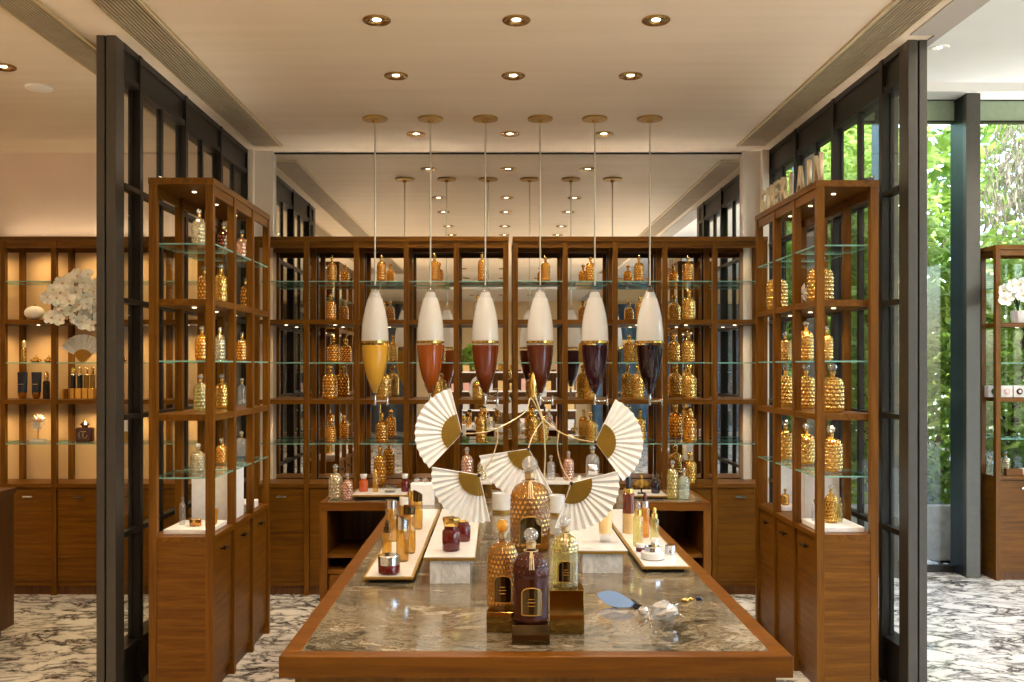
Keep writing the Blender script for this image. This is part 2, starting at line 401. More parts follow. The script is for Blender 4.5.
for (x, y) in ((2.87, 6.1), (4.4, 6.1), (2.87, 3.6), (4.4, 3.6), (3.6, 1), (3.6, -2)):
    downlight(x, y, 'white recessed downlight in the bright gallery ceiling by the right screen' if (x, y) == (2.87, 6.1) else 'recessed downlight in the bright gallery ceiling, away from the screen', 'gallery downlights', z=3.62, power=150, color=(1, .92, .82))
    for ch in C.objects[-1].parent.children:
        if ch.name.startswith('rim'): ch.data = ch.data.copy(); ch.data.materials[0] = M['white_paint']

# ------------------------------------------------------------------ glazed metal screens
def screen(nm, xin, sgn, y0, y1, label):
    """sgn -1: screen body lies towards -x from xin"""
    r = sempty(nm, (xin, y0, 0), label, 'glazed screen')
    T = .09; Ln = y1-y0
    def bx(mb, a, b, *rest): return mb.box(min(a*sgn, b*sgn), max(a*sgn, b*sgn), *rest)
    # near end post, three stepped faces
    p = MB(); bx(p, 0, .045, 0, .10, 0, CEIL); bx(p, .045, .052, .012, .09, 0, CEIL); bx(p, .052, T, 0, .10, 0, CEIL); p.build('end_post', 'grey_metal', r, 0, .003)
    bx(MB(), 0, T, Ln-.06, Ln, 0, CEIL).build('wall_post', 'dark_metal', r)
    h = MB(); bx(h, .012, .075, .1, Ln-.06, 2.93, CEIL); bx(h, 0, T, .1, Ln-.06, 2.90, 2.93); bx(h, 0, T, .1, Ln-.06, CEIL-.03, CEIL); h.build('header', 'dark_metal', r)
    b = MB(); bx(b, .012, .075, .1, Ln-.06, 0, .19); bx(b, 0, T, .1, Ln-.06, .19, .22); b.build('base_rail', 'dark_metal', r)
    ys = [.30+.675*k for k in range(4)]
    for yk in ys:
        q = MB(); bx(q, -.006, .012, yk-.019, yk+.019, .0, CEIL); bx(q, .012, .036, yk-.012, yk+.012, .22, 2.9); bx(q, .036, .054, yk-.019, yk+.019, 0, CEIL); q.build('mullion', 'dark_metal', r)
    for yk in [y+.3375 for y in ys[:-1]]+[ys[-1]+.30]:
        if yk < Ln-.08: bx(MB(), .012, .04, yk-.014, yk+.014, .22, 2.9).build('slim_mullion', 'dark_metal', r)
    for z in (.76, 1.31, 1.86, 2.40):
        q = MB(); bx(q, -.004, .04, .1, Ln-.06, z-.012, z+.012); q.build('transom', 'dark_metal', r)
    bx(MB(), .020, .026, .1, Ln-.06, .22, 2.9).build('pane', 'window_glass', r)
    return r
screen('window_1', -1.748, -1, 4.31, 6.63, 'dark bronze framed glass screen on the left')
screen('window_2', 1.911, 1, 4.37, 6.66, 'dark bronze framed glass screen on the right')

# glazed facade of the gallery
YF = 7.1
fc = sempty('window_3', (0, YF, 0), 'floor to ceiling glazing onto the garden', 'window')
MB().box(2.0, 9.0, -.01, .0, .03, 3.39).build('pane', 'window_glass', fc)
MB().box(2.0, 9.0, -.02, .02, 3.40, 3.55).build('fascia', 'green_band', fc)
MB().box(2.0, 9.0, -.03, .03, 3.55, 3.575).box(2.0, 9.0, -.03, .03, 3.385, 3.40).build('head_rail', 'dark_metal', fc)
MB().box(2.0, 9.0, -.02, .02, 3.575, 3.62).build('top_band', 'green_band', fc)
MB().box(2.0, 9.0, -.03, .03, 0, .05).build('sill_rail', 'dark_metal', fc)
for xx in (2.24, 2.84, 3.44, 4.95, 6.4, 7.9):
    f = sempty('pillar', (xx, 6.89, 0), 'dark blue-grey steel fin column at the glazing', 'column')
    MB().box(0, .105, 0, .05, 0, 3.553).build('front_plate', 'grey_metal', f, 0, .003)
    MB().box(0.004, .101, .05, .25, 0, 3.553).build('fin_body', 'blue_metal', f)
fs = sempty('window_4', (9.0, 0, 0), 'glazing along the gallery side', 'window')
MB().box(0, .01, YB, YF, .03, 3.6).build('pane', 'window_glass', fs)
for k in range(9): MB().box(-.05, .05, YB+.4+k*1.85, YB+.5+k*1.85, 0, 3.62).build('mullion', 'dark_metal', fs)

# ------------------------------------------------------------------ garden
struct(MB().box(1.0, 16, 7.36, 20, -.3, -.02).box(9.05, 20, -9, 7.36, -.3, -.02).build('ground', 'soil'), 'planted soil outside', 'ground')
pl = MB().box(2.0, 9, 7.5, 7.58, 0, .44).box(2.0, 9, 8.3, 8.38, 0, .44).box(2.0, 2.08, 7.58, 8.3, 0, .44).box(8.92, 9, 7.58, 8.3, 0, .44).box(2.08, 8.92, 7.58, 8.3, -.02, .36)
tag(pl.build('planter', 'concrete', None, 0, .006), 'long low concrete planter outside the glazing', 'planter')
rb = random.Random(3)
for k, (x, dy, r) in enumerate(((3.29, 7.22, .05), (3.36, 7.25, .035), (3.22, 7.2, .035), (3.44, 7.21, .03))):
    m_ = MB().sphere((0, 0, 0), r, 10, 7, (1.2, .8, .7))
    for i in range(len(m_.v)): m_.v[i] = tuple(c*(1+.12*math.sin(9*c2+k)) for c, c2 in zip(m_.v[i], (m_.v[i][1]*30, m_.v[i][2]*30, m_.v[i][0]*30)))
    o = m_.build('pebble', 'concrete', None, 60, loc=(x, dy, r*.66)); tag(o, ('grey', 'pale', 'small', 'tiny')[k]+' stone on the floor at the foot of the glazing', 'stone', 'stones by the glazing')
def foliage(blobs, n, size, rnd, droop=0):
    mb = MB(); tot = sum(b[3] for b in blobs)
    for _ in range(n):
        t = rnd.random()*tot
        for bl in blobs:
            t -= bl[3]
            if t <= 0: break
        while True:
            d = Vector((rnd.uniform(-1, 1), rnd.uniform(-1, 1), rnd.uniform(-1, 1)))
            if .3 < d.length < 1: break
        p = Vector(bl[:3])+d*bl[3]
        s = size*rnd.uniform(.6, 1.3)
        a = Vector((rnd.uniform(-1, 1), rnd.uniform(-1, 1), rnd.uniform(-.8, .4)-droop*2)).normalized()
        nrm = Vector((rnd.uniform(-1, 1), rnd.uniform(-1.4, .4), rnd.uniform(-.2, 1.2))).normalized()
        w = a.cross(nrm).normalized()*(s*(.24 if not droop else .08)); q = w.cross(a).normalized()*s*.08
        mb.add([p, p+a*s*.45+w-q, p+a*s, p+a*s*.45-w-q, p+a*s*.5], [(0, 1, 4), (1, 2, 4), (2, 3, 4), (3, 0, 4)])
    return mb
def tree(label, base, blobs, n, size, mat, seed, cat='tree', name='tree', droop=0):
    r_ = random.Random(seed); t = thing(name, label, cat, base)
    br = MB()
    for bl in blobs:
        mid = Vector((bl[0]*.4+r_.uniform(-.1, .1), bl[1]*.4, bl[2]*.55))
        br.tube([(0, 0, -.03), mid*.5+Vector((r_.uniform(-.05, .05), 0, 0)), mid, bl[:3]], [.05, .04, .03, .012], 7)
    br.build('trunk', 'bark', t, 60)
    foliage(blobs, n, size, r_, droop).build('foliage', mat, t)
tree('bright green bush in the planter by the column', (3.2, 7.95, .36), [(0, 0, .9, .55), (-.3, .1, 1.6, .5), (.3, .1, 2.0, .55), (-.1, .2, 2.7, .6), (0, 0, .3, .42)], 5200, .115, 'leaf_bright', 1, 'shrub', 'shrub')
tree('leafy green bush behind the right display unit', (4.25, 7.95, .36), [(0, 0, .9, .5), (-.35, .1, 1.5, .5), (.3, .1, 1.9, .55), (-.2, .1, .2, .4), (.35, 0, .3, .35)], 4800, .115, 'leaf_bright', 2, 'shrub', 'shrub')
tree('mid green bush left of the planted row', (2.4, 7.95, .36), [(0, 0, .9, .5), (-.2, .1, 1.6, .5), (.2, .2, 2.3, .55)], 4200, .11, 'leaf_mid', 3, 'shrub', 'shrub')
tree('dark low plant at the planter edge', (3.33, 7.72, .36), [(0, 0, .22, .2), (.12, .05, .12, .15)], 320, .13, 'leaf_dark', 9, 'plant', 'plant')
tree('tall leafy tree beyond the planter', (2.9, 9.6, -.02), [(0, 0, 2.4, .9), (.5, .2, 3.4, 1.0), (-.7, .2, 3.3, .9), (0, .3, 1.2, .8), (-.2, .3, 4.3, .9), (.9, .2, 2.2, .8), (.4, .3, 4.4, .9)], 9000, .14, 'leaf_mid', 4)
tree('pale dry drooping tree at the top of the glazing', (5.7, 9.9, -.02), [(0, 0, 3.3, .6), (.6, 0, 3.5, .7), (.2, .2, 3.9, .6), (1.1, 0, 3.3, .6)], 5200, .12, 'leaf_dry', 5, droop=1)
tree('green tree behind the garden bushes', (4.6, 10.2, -.02), [(0, 0, 1.4, .9), (.7, 0, 1.9, .9), (-.8, .1, 1.8, .9), (1.5, 0, 1.2, .8), (1.4, .2, 2.2, .8)], 6500, .14, 'leaf_bright', 6)
tree('tall green tree behind the dry one', (4.0, 11.8, -.02), [(0, 0, 3.5, 1.4), (1.5, 0, 3.0, 1.3), (-1.6, 0, 3.0, 1.4), (.5, 0, 5, 1.4), (2.6, 0, 4.4, 1.3), (-1.2, 0, 5, 1.3)], 7000, .22, 'leaf_mid', 8)
tree('green tree outside the gallery side', (11, 2.0, -.02), [(0, -2, 1.6, 1.5), (0, 1, 2.0, 1.5), (0, 3, 1.6, 1.4), (0, -4, 2, 1.4)], 2500, .35, 'leaf_mid', 7)

# ------------------------------------------------------------------ shelving units
GL = (2.130, 1.578, 1.029); WS = (1.868, 1.325); CT = .755; HT = 2.43
def unit(label, name, cat, nb, bay, depth, loc, rz, mir=False, back=None, pw=.034, power=1.0):
    t = thing(name, label, cat, loc, rz); Ln = nb*bay+pw
    for k in range(nb+1):
        x = k*bay
        MB().box(x, x+pw, 0, .036, 0, HT-.03).build('post', 'wood', t)
        MB().box(x, x+pw, depth-.036, depth, 0, HT-.03).build('back_post', 'wood', t)
    MB().box(-.002, Ln+.002, -.002, depth+.002, HT-.03, HT).build('top_board', 'wood_x', t)
    MB().box(pw, Ln-pw, .006, .02, HT-.075, HT-.03).box(pw, Ln-pw, depth-.02, depth-.006, HT-.075, HT-.03).build('top_rail', 'wood_x', t)
    for z in WS: 
        s = MB()
        for k in range(nb): s.box(k*bay+pw, (k+1)*bay, .003, depth-.003, z-.03, z)
        for k in range(1, nb): s.box(k*bay, k*bay+pw, .036, depth-.036, z-.03, z)
        s.build('wood_shelf', 'wood_x', t)
    for z in GL:
        for k in range(nb):
            g = MB().box(k*bay+pw+.001, (k+1)*bay-.001, .006, depth-.006, z-.007, z)
            g.mi = [0, 0, 1, 1, 1, 1]; g.build('glass_shelf', ['sheet_glass', 'glass_edge'], t)
    MB().box(0.004, Ln-.004, .036, depth-.036, .06, CT-.025).box(pw, Ln-pw, .02, .036, .06, .09).build('cabinet_body', 'wood_h', t)
    s = MB()
    for k in range(nb): s.box(k*bay+pw, (k+1)*bay, .003, depth-.003, CT-.025, CT)
    for k in range(1, nb): s.box(k*bay, k*bay+pw, .036, depth-.036, CT-.025, CT)
    s.box(.003, pw, .036, depth-.036, CT-.025, CT).box(Ln-pw, Ln-.003, .036, depth-.036, CT-.025, CT)
    s.build('counter_board', 'wood_x', t)
    MB().box(.006, Ln-.006, .03, depth-.02, 0, .06).build('plinth', 'wood_dark', t)
    for k in range(nb):
        d = MB().box(k*bay+pw+.003, (k+1)*bay-.003, .014, .046, .092, CT-.03).build('door', 'wood_h', t, 0, .002)
        cx = k*bay+pw/2+bay/2; z = CT-.085
        MB().box(cx-.034, cx+.034, -.012, -.004, z-.006, z+.006).box(cx-.026, cx-.018, -.006, .014, z-.004, z+.004).box(cx+.018, cx+.026, -.006, .014, z-.004, z+.004).build('handle', 'chrome' if rz == 0 else 'black_metal', d, 0, .001)
    for zz in (HT-.03, WS[0]-.03, WS[1]-.03):
        for k in range(nb):
            cx = k*bay+pw/2+bay/2
            MB().lathe([(.011, 0), (.011, -.003), (.007, -.004)], 16, (cx, depth*.5, zz)).build('spotlight', 'spot_glow', t)
            spot('lamp', (cx, depth*.5, zz-.012), power, (1, .70, .34), 150, .015, t, 1.0)
    if back:
        s = MB().box(0, Ln, depth+.003, depth+.013, CT, HT-.03).build('back_panel', back, t)
    return t
DEP = .29
BAY = .338
SP = 3.4
UL = unit('five-bay wooden display shelf before the mirror, left of the central gap', 'display_shelf', 'shelf', 5, BAY, DEP, (-1.646, 6.364, 0), 0, power=SP)
UR = unit('five-bay wooden display shelf before the mirror, right of the central gap', 'display_shelf', 'shelf', 5, BAY, DEP, (.108, 6.364, 0), 0, power=SP)
unit('free-standing three-bay wooden display shelf by the left glass screen', 'display_shelf', 'shelf', 3, .356, .30, (-1.323, 4.38, 0), PI/2, power=SP)
unit('free-standing three-bay wooden display shelf under the gold letters', 'display_shelf', 'shelf', 3, .342, .29, (1.512, 5.50, 0), -PI/2, power=SP*.8)
unit('wooden wall shelf with skincare beyond the left screen', 'display_shelf', 'shelf', 5, .345, DEP, (-3.71, 6.364, 0), 0, back='plaster_warm', power=SP*1.7)
unit('wooden display shelf against the garden glazing', 'display_shelf', 'shelf', 3, .40, .24, (3.61, 6.80, 0), 0, power=.5)

# ------------------------------------------------------------------ perfume bottles
def bee_body(n, m, rows=8, NB=15, amp=.011, R=.197, smooth_lower=False, jit=False):
    key = [(0, .0), (.175, .0), (.190, .010), (R, .03), (R, .52)]
    for q in range(1, 11):
        t_ = PI/2*q/10; key.append((.047+(R-.047)*max(0, math.cos(t_))**.92, .52+.215*math.sin(t_)**.95))
    key += [(.047, .80), (.047, .835)]
    # resample the profile
    seg = []
    for i in range(len(key)-1):
        (r0, z0), (r1, z1) = key[i], key[i+1]; seg.append(math.hypot(r1-r0, z1-z0))
    tot = sum(seg); prof = []
    for j in range(m+1):
        d = tot*j/m; i = 0
        while i < len(seg)-1 and d > seg[i]: d -= seg[i]; i += 1
        f = min(1, d/seg[i]); (r0, z0), (r1, z1) = key[i], key[i+1]; prof.append((r0+(r1-r0)*f, z0+(z1-z0)*f))
    mb = MB(); vs, fs, emb = [], [], []
    z0, z1 = .055, .715; rh = (z1-z0)/rows
    for (r, z) in prof:
        for k in range(n):
            a = 2*PI*k/n; e = 0
            if z0 < z < z1 and r > .05:
                row = int((z-z0)/rh); v_ = ((z-z0)/rh-row)*2-1
                u = (a/(2*PI)*NB+(.5 if row % 2 else 0)) % 1*2-1
                e = max(0, 1-(u*u*1.05+v_*v_*1.05))**.5
                if jit: e *= .55+.45*abs(math.sin(row*12.9898+int(a/(2*PI)*NB+(.5 if row % 2 else 0))*78.233))
                if smooth_lower and row < rows*.62: e = 0
            if .50 < z < .53 and smooth_lower: e = max(e, .75)
            rr = r+amp*e*min(1, r/R) if e else r
            vs.append((rr*math.cos(a), rr*math.sin(a), z)); emb.append(e)
    for i in range(m):
        for k in range(n):
            k2 = (k+1) % n; fs.append((i*n+k, i*n+k2, (i+1)*n+k2, (i+1)*n+k))
    mb.add(vs, fs); mb.emb = emb; return mb
BODY = {}
def body_mesh(kind, mat):
    key = (kind, mat)
    if key not in BODY:
        if kind == 'hi': mb = bee_body(150, 110)
        elif kind == 'label': mb = bee_body(132, 104, smooth_lower=True, rows=10, NB=19, amp=.009)
        elif kind == 'label_all': mb = bee_body(170, 130, rows=13, NB=24, amp=.009, jit=True)
        elif kind == 'plain': mb = bee_body(32, 34, amp=0)
        elif kind == 'big': mb = bee_body(100, 76, rows=8, NB=11, amp=.021)
        else: mb = bee_body(48, 36, rows=7, NB=12, amp=.014)
        BODY[key] = mb.mesh('body', mat, 80)
    return BODY[key]
STOP = {}
def stop_mesh(mat, hi=False):
    key = (mat, hi)
    if key not in STOP:
        mb = MB().lathe([(.030, .0), (.038, .015), (.045, .025), (.030, .04), (.03, .05)], 20, (0, 0, .835))
        mb.sphere((0, 0, .922), .082, 20 if hi else 14, 12 if hi else 9)
        STOP[key] = mb.mesh('stopper', mat, 60)
    return STOP[key]
COL = {}
def col_mesh(mat):
    if mat not in COL:
        COL[mat] = MB().lathe([(.050, .775), (.054, .785), (.054, .825), (.060, .83), (.060, .84), (.036, .842)], 24).mesh('collar', mat, 40)
    return COL[mat]
def mkobj(name, me, parent):
    o = bpy.data.objects.new(name, me); C.objects.link(o); o.parent = parent; return o
def bottle(x, y, z, h, w, mat, label, group, kind='std', stop='gold', collar='gold', name='perfume_bottle'):
    """h height, w diameter, in metres"""
    t = thing(name, label, 'perfume bottle', (x, y, z), random.uniform(0, 6) if kind in ('std', 'plain', 'big') else 0, group)
    s = w/(2*.205); t.scale = (s, s, h)
    # keep the stopper round
    k = s/h
    f = (1-.165*k)/.835
    o = mkobj('body', body_mesh(kind, mat), t); o.scale = (1, 1, f)
    so = mkobj('stopper', stop_mesh(stop, kind in ('hi', 'label', 'label_all', 'big')), t)
    so.scale = (1, 1, k); so.location = (0, 0, .835*f-.835*k)
    t['f'] = f
    if collar: o = mkobj('collar', col_mesh(collar), t); o.scale = (1, 1, f)
    return t

e_ = .0008; GL = tuple(z+e_ for z in GL); WS = tuple(z+e_ for z in WS); CT += e_   # things stand a hair above the boards
LEV = {'g1': GL[0], 'w1': WS[0], 'g2': GL[1], 'w2': WS[1], 'g3': GL[2], 'c': CT}
LNAME = {'g1': 'on the top glass shelf', 'w1': 'on the upper wood shelf', 'g2': 'on the middle glass shelf', 'w2': 'on the lower wood shelf', 'g3': 'on the bottom glass shelf', 'c': 'on the counter board'}
ORD = ['first', 'second', 'third', 'fourth', 'fifth']
CN = {'b_gold': 'gold', 'b_amber': 'amber', 'b_clear': 'clear', 'b_crystal': 'crystal', 'b_purple': 'purple', 'b_dark': 'dark', 'b_green': 'pale yellow', 'b_pink': 'rose'}
g, a, c_ = 'b_gold', 'b_amber', 'b_clear'
# level -> (px, top py, width px, material)
BACK = {   # one bottle to a bay and level; its second image is its reflection in the mirror
 'g1': [(332, 256, 9.5, a), (381.5, 255, 9, a), (434.5, 254, 10, a), (482, 253, 8.5, a), (545.5, 256, 10, a), (590.5, 256, 10, a), (639, 256, 10, a), (688, 256, 10.5, a)],
 'w1': [(331, 294, 10.5, a), (381, 295, 10, a), (424, 302, 9, c_), (477.5, 295, 9, c_), (590, 295, 10, a), (640, 296, 10, a), (688.5, 289, 13, g)],
 'g2': [(333.5, 336, 13, a), (384, 332, 10.5, g), (436, 336, 10, g), (590.5, 332, 10.5, g), (640, 332, 11.5, g), (688, 331, 13, g)],
 'w2': [(330, 364, 15, a), (384, 363, 14.5, g), (437, 374, 11, g), (478, 374, 11, g), (533, 374, 10, g), (590, 364, 13.5, g), (638, 363, 13, g), (689, 363, 15, g)],
 'g3': [(331, 419, 10.5, a), (382, 413, 12, a), (424, 412, 11, a), (481, 406, 10.5, g), (533, 407, 11, g), (544, 417, 9, g), (591, 413, 11, g), (640, 409, 11.5, g), (689.5, 407, 14, a)],
 'c': [(380, 446, 12.5, a), (690, 452, 13, g)]}
def bay_of(x):
    if x < .09: k = int((x+1.646-.017)/BAY); return f'{ORD[k]} bay of left back unit', ('L', k)
    k = int((x-.108-.017)/BAY); return f'{ORD[k]} bay of right back unit', ('R', k)
YBK = 6.41; SB = F/YBK
for lev, lst in BACK.items():
    z = LEV[lev]; items = []
    for (px, top, w, mat) in lst:
        Yk = 6.364+.010+w/SB/2*1.05
        x = X(px, Yk); bn, bk = bay_of(x)
        up = {'g1': HT-.035, 'w1': GL[0], 'g2': WS[0]-.03, 'w2': GL[1], 'g3': WS[1]-.03, 'c': GL[2]}[lev]-.014
        h = min(CH+(HY-top)/SB, up)-z; items.append([x, Yk, h, w/SB, mat, bn, bk])
    for it in items:
        sib = [j for j in items if j[6] == it[6] and j is not it]; q = ''
        if sib:
            o_ = sib[0]
            if abs(o_[2]-it[2]) > .02: q = 'taller ' if it[2] > o_[2] else 'shorter '
            elif CN[o_[4]] == CN[it[4]]: q = 'left-hand ' if it[0] < o_[0] else 'right-hand '
        bottle(it[0], it[1], z, it[2], it[3], it[4], f'{q}{CN[it[4]]} perfume bottle {LNAME[lev]}, {it[5]}', 'perfume bottles on the back shelves')

# side units
def side(px, top, w, mat, lev, xm, label, kind='std', stop='gold', group='', collar='gold'):
    Yk = F*xm/(px-CX)
    if 700 < px < 792: Yk = 5.31; xm = X(px, Yk)
    elif px == 820: Yk = 4.70; xm = X(px, Yk)
    s = F/Yk; z = LEV[lev]; up = {'g1': HT-.035, 'w1': GL[0], 'g2': WS[0]-.03, 'w2': GL[1], 'g3': WS[1]-.03, 'c': GL[2]}[lev]-.014
    h = min(CH+(HY-top)/s, up)-z
    return bottle(xm, Yk, z, h, w/s, mat, label, group, kind, stop, collar)
GLB, GRB = 'perfume bottles on the left side shelf', 'perfume bottles on the right side shelf'
for (px, top, w, mat, lev, lab) in (
    (199, 209, 14, 'b_clear', 'g1', 'clear perfume bottle with gold neck on the top glass shelf, left side unit'),
    (223.5, 222, 11.5, 'b_dark', 'g1', 'dark plum perfume bottle on the top glass shelf, left side unit'),
    (242, 230, 11, 'b_pink', 'g1', 'rose tinted perfume bottle on the top glass shelf, left side unit'),
    (204.5, 266, 13, 'b_amber', 'w1', 'amber perfume bottle on the upper wood shelf, front bay of left side unit'),
    (221, 264, 13, 'b_gold', 'w1', 'gold perfume bottle on the upper wood shelf, middle bay of left side unit'),
    (245.5, 278, 10, 'b_amber', 'w1', 'amber perfume bottle on the upper wood shelf, far bay of left side unit'),
    (202, 326, 13, 'b_amber', 'g2', 'amber perfume bottle on the middle glass shelf, front bay of left side unit'),
    (220, 327, 11, 'b_clear', 'g2', 'clear gilded perfume bottle on the middle glass shelf of left side unit'),
    (242, 332, 11, 'b_amber', 'g2', 'amber perfume bottle on the middle glass shelf, far bay of left side unit'),
    (200.5, 374, 13.5, 'b_green', 'w2', 'pale yellow perfume bottle on the lower wood shelf of left side unit'),
    (222, 374, 13, 'b_gold', 'w2', 'gold perfume bottle on the lower wood shelf of left side unit'),
    (242, 378, 10, 'b_crystal', 'w2', 'clear crystal bottle on the lower wood shelf of left side unit'),
    (198, 443, 15, 'b_clear', 'g3', 'clear bottle with gilded bees on the bottom glass shelf, left side unit'),
    (221.5, 438, 11, 'b_amber', 'g3', 'amber perfume bottle on the bottom glass shelf, left side unit'),
    (241.5, 431, 11, 'b_crystal', 'g3', 'tall crystal bottle on the bottom glass shelf, left side unit')):
    side(px, top, w, mat, lev, -1.475, lab, 'plain' if mat in ('b_crystal',) else 'std', 'crystal_ball', GLB)
for (px, top, w, mat, lev, lab) in (
    (777, 263, 20, g, 'w1', 'large honeycomb gold bottle on the upper wood shelf, far bay of right side unit'),
    (820, 248, 25, g, 'w1', 'large honeycomb gold bottle on the upper wood shelf, near bay of right side unit'),
    (785, 332, 12, a, 'g2', 'small gold bottle on the middle glass shelf, far bay of right side unit'),
    (806, 321, 14, g, 'g2', 'gold bottle on the middle glass shelf, central bay of right side unit'),
    (826.5, 326, 12, g, 'g2', 'small gold bottle on the middle glass shelf, near bay of right side unit'),
    (785.5, 362, 17, g, 'w2', 'honeycomb gold bottle on the lower wood shelf, far bay of right side unit'),
    (806, 363, 18, g, 'w2', 'honeycomb gold bottle on the lower wood shelf, central bay of right side unit'),
    (832.5, 362, 21, g, 'w2', 'honeycomb gold bottle on the lower wood shelf, near bay of right side unit'),
    (785.5, 420, 16, g, 'g3', 'honeycomb gold bottle on the bottom glass shelf, far bay of right side unit'),
    (806, 423, 17, g, 'g3', 'honeycomb gold bottle on the bottom glass shelf, central bay of right side unit'),
    (831, 425, 21, g, 'g3', 'honeycomb gold bottle on the bottom glass shelf, near bay of right side unit')):
    side(px, top, w, mat, lev, 1.658, lab, 'big', 'crystal_ball', GRB)

def block(name, x0, x1, y0, y1, z0, z1, mat, label, cat, group=None, bevel=.002):
    o = MB().box(-(x1-x0)/2, (x1-x0)/2, -(y1-y0)/2, (y1-y0)/2, 0, z1-z0).build(name, mat, None, 0, bevel, loc=((x0+x1)/2, (y0+y1)/2, z0))
    return tag(o, label, cat, group)
# white plinths inside the side units
block('display_block', -1.56, -1.36, 4.80, 5.05, CT, 1.015, 'white_board', 'tall white block under the bottom glass shelf of the left side unit', 'display block')
block('display_tray', -1.58, -1.36, 4.45, 4.73, CT, CT+.022, 'white_board', 'white slab with jars on the counter of the left side unit', 'display slab')
block('display_tray', -1.53, -1.36, 5.13, 5.36, CT, CT+.04, 'white_board', 'white slab under a gold bottle, far bay of left side unit', 'display slab')
bottle(-1.45, 5.26, CT+.04, .17, .062, 'b_gold', 'gold bottle on the white slab, far bay of left side unit', GLB, 'std', 'gold')
bottle(-1.54, 4.60, CT+.022, .135, .03, 'b_crystal', 'slim crystal flask on the white slab of the left side unit', GLB, 'plain', 'crystal_ball', None)
def jar(x, y, z, r, h, body, lid, label, name='cosmetic_jar', cat='jar', group=None, lidr=1.0, lidh=.45, facets=20):
    t = thing(name, label, cat, (x, y, z), 0, group); hb = h*(1-lidh)
    MB().lathe([(r*.86, 0), (r, hb*.15), (r, hb*.9), (r*.94, hb)], facets).build('body', body, t, 40)
    MB().lathe([(r*lidr, hb), (r*lidr, h*.93), (r*lidr*.92, h)], facets).build('lid', lid, t, 30)
    return t
jar(-1.46, 4.55, CT+.022, .028, .035, 'b_amber', 'gold', 'low gold jar on the white slab of the left side unit')
jar(-1.42, 4.68, CT+.022, .026, .03, 'black_gloss', 'dull_gold', 'low dark jar on the white slab of the left side unit')
cup = MB().lathe([(.001, 0), (.018, 0), (.020, .01), (.023, .075), (.021, .075), (.018, .012)], 24).build('glass_cup', 'amber_glass', None, 50, loc=(-1.39, 4.60, CT+.022)); tag(cup, 'small amber glass on the white slab of the left side unit', 'glass')
block('display_block', 1.60, 1.745, 5.31, 5.455, CT, 1.015, 'white_board', 'tall white block in the far bay of the right side unit', 'display block')
block('display_block', 1.58, 1.76, 4.83, 5.03, CT, 1.015, 'white_board', 'tall white block in the near half of the right side unit', 'display block')
block('display_tray', 1.545, 1.76, 4.50, 4.76, CT, CT+.025, 'white_board', 'white slab under a gold bottle, near bay of right side unit', 'display slab')
block('display_tray', 1.57, 1.70, 5.17, 5.28, CT, CT+.025, 'white_board', 'white slab under gold bottles, far bay of right side unit', 'display slab')
bottle(1.645, 4.63, CT+.025, .185, .062, g, 'gold bottle on the white slab, near bay of right side unit', GRB, 'std', 'crystal_ball')
bottle(1.70, 4.66, CT+.025, .12, .026, 'b_green', 'slim pale flask beside the gold bottle, right side unit', GRB, 'plain', 'gold')
bottle(1.58, 4.68, CT+.025, .11, .028, 'b_crystal', 'tiny crystal flask left of the gold bottle, right side unit', GRB, 'plain', 'crystal_ball')
bottle(1.665, 5.22, CT+.026, .13, .05, g, 'gold bottle on the white slab, far bay of right side unit', GRB, 'std', 'gold')
bottle(1.60, 5.22, CT+.026, .09, .045, g, 'short gold bottle on the white slab, far bay of right side unit', GRB, 'std', 'gold')
# white ruffled piece on the upper wood shelf, right side unit
def blossom_mesh(r, k=5, seed=0, cup=.35):
    rr = random.Random(seed); mb = MB()
    for i in range(k):
        a = 2*PI*i/k+rr.uniform(-.15, .15); w = r*((.56 if i % 2 else .40) if k <= 6 else .30)
        ds = [(0, 0, 0), (.35, .7, .12), (.7, 1, .3), (.92, .7, .38), (1, .0, .40)]
        rows_ = []
        for (d_, ww, zz) in ds:
            row = []
            for t_ in (-1, -.5, 0, .5, 1):
                u = d_*r; v_ = w*ww*t_
                row.append((u*math.cos(a)-v_*math.sin(a), u*math.sin(a)+v_*math.cos(a), cup*r*(zz+.25*t_*t_*ww)))
            rows_.append(row)
        vs = [p for row in rows_ for p in row]; fs = [(i_*5+j, i_*5+j+1, (i_+1)*5+j+1, (i_+1)*5+j) for i_ in range(4) for j in range(4)]
        mb.add(vs, fs)
    mb.sphere((0, 0, .12*r), r*.16, 8, 6, (1, 1, 1), 1)
    return mb
def white_puff(x, y, z, r, label, name='white_flower', stem=None):
    t = thing(name, label, 'flower', (x, y, z))
    rr = random.Random(5); mb = MB()
    for i in range(46):
        th = math.acos(1-2*(i+.5)/46); ph = i*2.39996
        d = Vector((math.sin(th)*math.cos(ph), math.sin(th)*math.sin(ph), math.cos(th))); s = d.cross(Vector((.3, .2, 1))).normalized()*r*.13
        c0 = Vector((0, 0, r+(stem or 0)))
        mb.add([c0+d*r*.2-s*.4, c0+d*r*.75-s, c0+d*r*1.0, c0+d*r*.75+s, c0+d*r*.2+s*.4], [(0, 1, 2, 3, 4)])
    mb.build('petals', 'petal', t)
    return t
white_puff(1.60, 4.93, WS[0], .06, 'white ruffled flower between the large gold bottles, upper wood shelf', 'white_flower')

